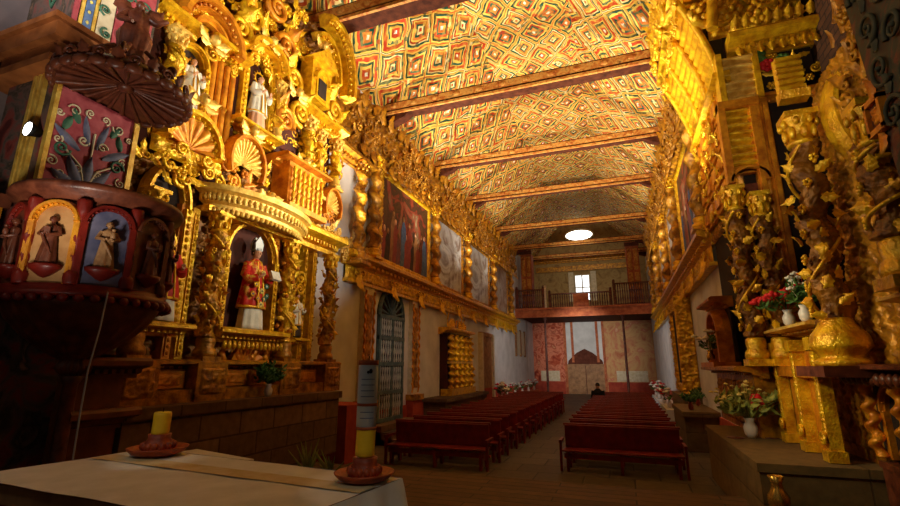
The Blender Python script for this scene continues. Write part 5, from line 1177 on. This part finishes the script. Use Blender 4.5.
def MBc(p, pz, r, h, tall):
    m = MB(); m.lathe((p[0], p[1], pz), [(0, 0), (r, 0), (r, h-.01), (r*.85, h), (r*.3, h-.008), (0, h-.008)], 24, lambda T, Z: .002*np.cos(5*T+Z*20), 20, axis=2)
    c_ = m.build('candle', WAX, None, (p[0], p[1], pz))
    m = MB(); m.tube([(p[0], p[1], pz+h-.01), (p[0]+.004, p[1], pz+h+.025)], .003, 5); m.build('wick', BLACKC, c_)
    if tall:
        a0 = math.atan2(-p[1], -p[0])-.0; lab = mk('printed_label', srgb(196, 210, 214), srgb(222, 228, 228), .6, 0, 9, 0)
        m = MB(); m.lathe((p[0], p[1], pz+h*.30), [(r*1.03, 0), (r*1.05, .0), (r*1.05, h*.66), (r*1.03, h*.66)], 24, axis=2, a0=a0-1.9, a1=a0+1.9); m.build('label', lab, c_, label='pale blue printed label wrapped round the candle')
        for z0, z1 in ((h*.28, h*.31), (h*.52, h*.55), (h*.95, h*1.0)): m = MB(); m.lathe((p[0], p[1], pz+z0), [(r*1.03, 0), (r*1.08, 0), (r*1.08, z1-z0), (r*1.03, z1-z0)], 24, axis=2); m.build('orange_band', PAINTR, c_)
        rr = r*1.065
        def onc(a, z): return (p[0]+rr*math.cos(a0+a), p[1]+rr*math.sin(a0+a), pz+h*z)
        m = MB(); m.blob(onc(.25, .885), (.011, .011, .014), 8, 6); m.blob(onc(.0, .875), (.009, .009, .009), 8, 6); m.build('dark_emblem', BLACKC, c_)
        for z in (.8, .74, .68, .62, .46, .4): m = MB(); m.tube([onc(a, z) for a in np.linspace(-.7, .7, 8)], .002, 4); m.build('line_marking', BLUE, c_)
    return c_
dish_candle('left', ('round red clay dish under the short candle, far left corner of the altar', 'short thick yellow candle at the far left corner of the altar'), 157, 456, .06, .16, 1.0, False)
dish_candle('right', ('round red clay dish under the tall candle, right end of the altar', 'tall candle with a pale label and yellow foot, at the right end of the altar'), 364, 482, .056, .55, .85, True)
# low white-topped side table behind the altar
P0 = onz(197, 449, 1.5); P1 = onz(254, 459, 1.5); dd = (P1-P0); nn = np.array([-dd[1], dd[0], 0]); nn = -nn/np.linalg.norm(nn)*.4
pl = [P0, P1, P1+nn, P0+nn]; c_ = sum(pl)/4
if True:
    t = thing('side_table', 'small low table with a pale top, just behind the altar', 'table', (c_[0], c_[1], PZ))
    m = MB(); m.prism([(p[0], p[1]) for p in pl], 2, 1.46, 1.5); m.build('table_top', CLOTH, t)
    for p in pl: g = c_+(p-c_)*.85; m = MB(); m.bx((g[0]-.03, g[1]-.03, PZ), (g[0]+.03, g[1]+.03, 1.46)); m.build('leg', DARKW, t)
# pale spiky plants behind the altar
for x, yy, lab in ((308, 4.6, 'pale green spiky plant behind the altar, the fuller of the two'), (331, 4.8, 'pale green spiky plant behind the altar, the one nearer the tall candle')):
    X0, z0 = at_y(x, 470, yy); t = thing('spiky_plant', lab, 'plant', (X0, yy, PZ))
    m = MB(); m.lathe((X0, yy, PZ), [(0, 0), (.1, 0), (.14, .3), (.15, .55), (.13, .55), (.1, .5), (0, .5)], 18, axis=2); m.build('pot', CLAY, t)
    m = MB(); rg = random.Random(x); top_z = at_y(x, 441 if x < 320 else 452, yy)[1]
    for k in range(14):
        a = rg.uniform(0, 6.3); L_ = (top_z-PZ-.5)*rg.uniform(.7, 1.05); r_ = .16*rg.uniform(.3, 1.5)
        m.tube([(X0, yy, PZ+.48), (X0+r_*.3*math.cos(a), yy+r_*.3*math.sin(a), PZ+.5+L_*.55), (X0+r_*math.cos(a), yy+r_*math.sin(a), PZ+.5+L_)], [.012, .016, .003], 5)
    m.build('foliage', LGREEN, t)
# white cable hanging from the pulpit
(xa, za), (xb, zb_), (xc, zc) = at_y(108, 292, 3.3), at_y(88, 370, 3.2), at_y(74, 465, 3.1)
m = MB(); m.tube([(xa, 3.3, za), ((xa+xb)/2+.02, 3.25, (za+zb_)/2), (xb, 3.2, zb_), ((xb+xc)/2-.02, 3.15, (zb_+zc)/2), (xc, 3.1, PZ+.01)], .008, 6); tag(m.build('white_cable', CABLE, None, (xc, 3.1, PZ)), 'thin white cable hanging down beside the pulpit bowl', 'cable')
# lamp added on the left pier in place of a lens flare
lx, lz = at_y(26, 128, 3.0)
t = thing('flare_lamp', 'added white lamp on the left pier, standing in for a lens flare', 'lamp', (lx, 3.05, lz))
m = MB(FF(3.1)); m.lathe((lx, lz, 0), [(0, -.06), (.05, -.06), (.07, .02), (.1, .09), (.095, .09), (.06, .03), (0, .03)], 20, axis=2); m.build('housing', IRON, t)
m = MB(FF(3.1)); m.lathe((lx, lz, 0), [(0, .08), (.085, .08), (.085, .085), (0, .09)], 20, axis=2); m.build('lens', LAMPG, t)

# ================================================================== light: unseen spots added without fixtures
wd = bpy.data.worlds.new('world'); SC.world = wd; wd.use_nodes = True
wd.node_tree.nodes['Background'].inputs[0].default_value = (1, .8, .58, 1); wd.node_tree.nodes['Background'].inputs[1].default_value = .04
def spot(name, loc, tgt, power, deg, col=(1, .8, .5), blend=1, rad=.25):
    l = bpy.data.lights.new(name, 'SPOT'); l.energy = power; l.spot_size = math.radians(deg); l.spot_blend = blend; l.shadow_soft_size = rad; l.color = col
    o = bpy.data.objects.new(name, l); COL.objects.link(o); o.location = loc
    from mathutils import Vector
    o.rotation_euler = (Vector(tgt)-Vector(loc)).to_track_quat('-Z', 'Y').to_euler(); return o
W1, W2, DAY, NEU = (1, .92, .68), (1, .93, .78), (.92, .96, 1), (1, .97, .92)
spot('fill_left_altar', (-1.2, 11.5, 5.6), (-6.9, 6.4, 8.0), 4200, 66, W1)  # fixtureless spot added to brighten the upper left altarpiece
spot('fill_left_altar_front', (1.6, 5.6, 5.2), (-6.9, 6.6, 8.8), 1600, 60, W1)  # second unseen spot added from across the nave
spot('fill_left_altar_low', (-1.0, 7.5, 5.0), (-6.9, 7.0, 4.6), 620, 60, W1)  # added fill for the lower tier
spot('fill_right_altar', (-5.4, 7.5, 5.6), (2.3, 9.8, 9.0), 2300, 60, W1)  # unseen spot added for the top of the right altarpiece
spot('fill_right_end', (.3, 3.0, 4.6), (2.5, 9.0, 6.6), 320, 50, W1)  # added on the camera side to brighten the end faces
spot('fill_small_altar', (-4.6, 18.5, 3.6), (-7.1, 20.8, 2.6), 70, 50, W1)  # added spot that makes the small altarpiece stand out
spot('fill_spindle_door', (-4.4, 12.0, 4.2), (-7.4, 14.6, 3.0), 60, 50, NEU)  # added spot lifting the spindles, no fixture
spot('fill_right_altar_low', (-4.8, 6.0, 5.0), (2.4, 7.6, 4.2), 650, 50, W1)  # unseen fill added for the right columns
spot('fill_right_ledge', (-1.0, 5.5, 3.6), (2.5, 7.4, 1.9), 220, 60, (1, .85, .45))  # yellowish fill added for the ledge and base
for y, e in ((11, 2100), (16, 2100), (21.5, 1400), (26.5, 800)):  # unseen uplights added along both cornices to brighten the ceiling
    spot('fill_cornice_left', (XL+.75, y, 5.9), (-1.6, y+1.5, 14.5), e*1.25, 120, W2)
    spot('fill_cornice_right', (XR-.75, y, 5.9), (-3.6, y+1.5, 14.5), e, 120, W2)
spot('fill_far', (-2.6, 28, 5.0), (-3.0, 42, 3.4), 3200, 46, NEU)  # mid-air spot added in place of daylight on the far wall
spot('fill_loft', (-2.6, 30, 9.5), (-2.8, 42, 10), 1100, 60, W2)  # warm spot added to brighten the loft
spot('fill_far_left', (0.5, 25, 5.5), (XL, 33, 3.0), 900, 70, DAY)  # unseen spot added to whiten the far left wall
spot('fill_far_right', (-6, 25, 5.5), (XR, 32, 3.0), 900, 70, DAY)  # its unseen counterpart added for the far right wall
spot('fill_pulpit', (-4.3, 1.4, 2.4), (-6.0, 3.6, 5.6), 330, 62, W2)  # uplight added to brighten the canopy's underside
spot('fill_pulpit_drum', (-5.8, .9, 4.3), (-6.1, 3.2, 3.6), 24, 50, W1)  # small unseen fill on the drum
spot('fill_pier_left', (-4.6, .6, 6.2), (-6.7, 3.2, 8.4), 800, 70, NEU)  # added to raise the dark upper pier
spot('fill_left_gap', (-3.5, 9.9, 5.2), (-7.4, 10.4, 5.4), 260, 52, NEU)  # added spot whitening the bare wall beside the altarpiece
spot('fill_right_platform', (0.2, 5.8, 4.6), (2.4, 8.2, 1.2), 110, 44, W1)  # added to brighten the platform top
spot('fill_pier_right', (-2.0, 2.5, 5.6), (2.2, 4.2, 5.2), 160, 60, W2)  # unseen fill on the right pier
spot('fill_pews', (-2.2, 12, 10.0), (-2.2, 18, 0), 300, 90, W2)  # unseen fill above the pews
spot('fill_table', (-4.6, .3, 4.6), (-3.2, 2.2, 1.65), 22, 70, DAY)  # cool spot added over the altar cloth
for p_ in (onz(156, 445, 1.75), onz(366, 455, 1.85)):  # narrow spots added to brighten each candle and dish
    spot('fill_candle', (p_[0]+.8, p_[1]-1.6, 3.4), tuple(p_), 22, 17, W2, .6, .05)
SC.view_settings.view_transform = 'Standard'; SC.view_settings.look = 'None'; SC.view_settings.gamma = 1; SC.view_settings.exposure = 0
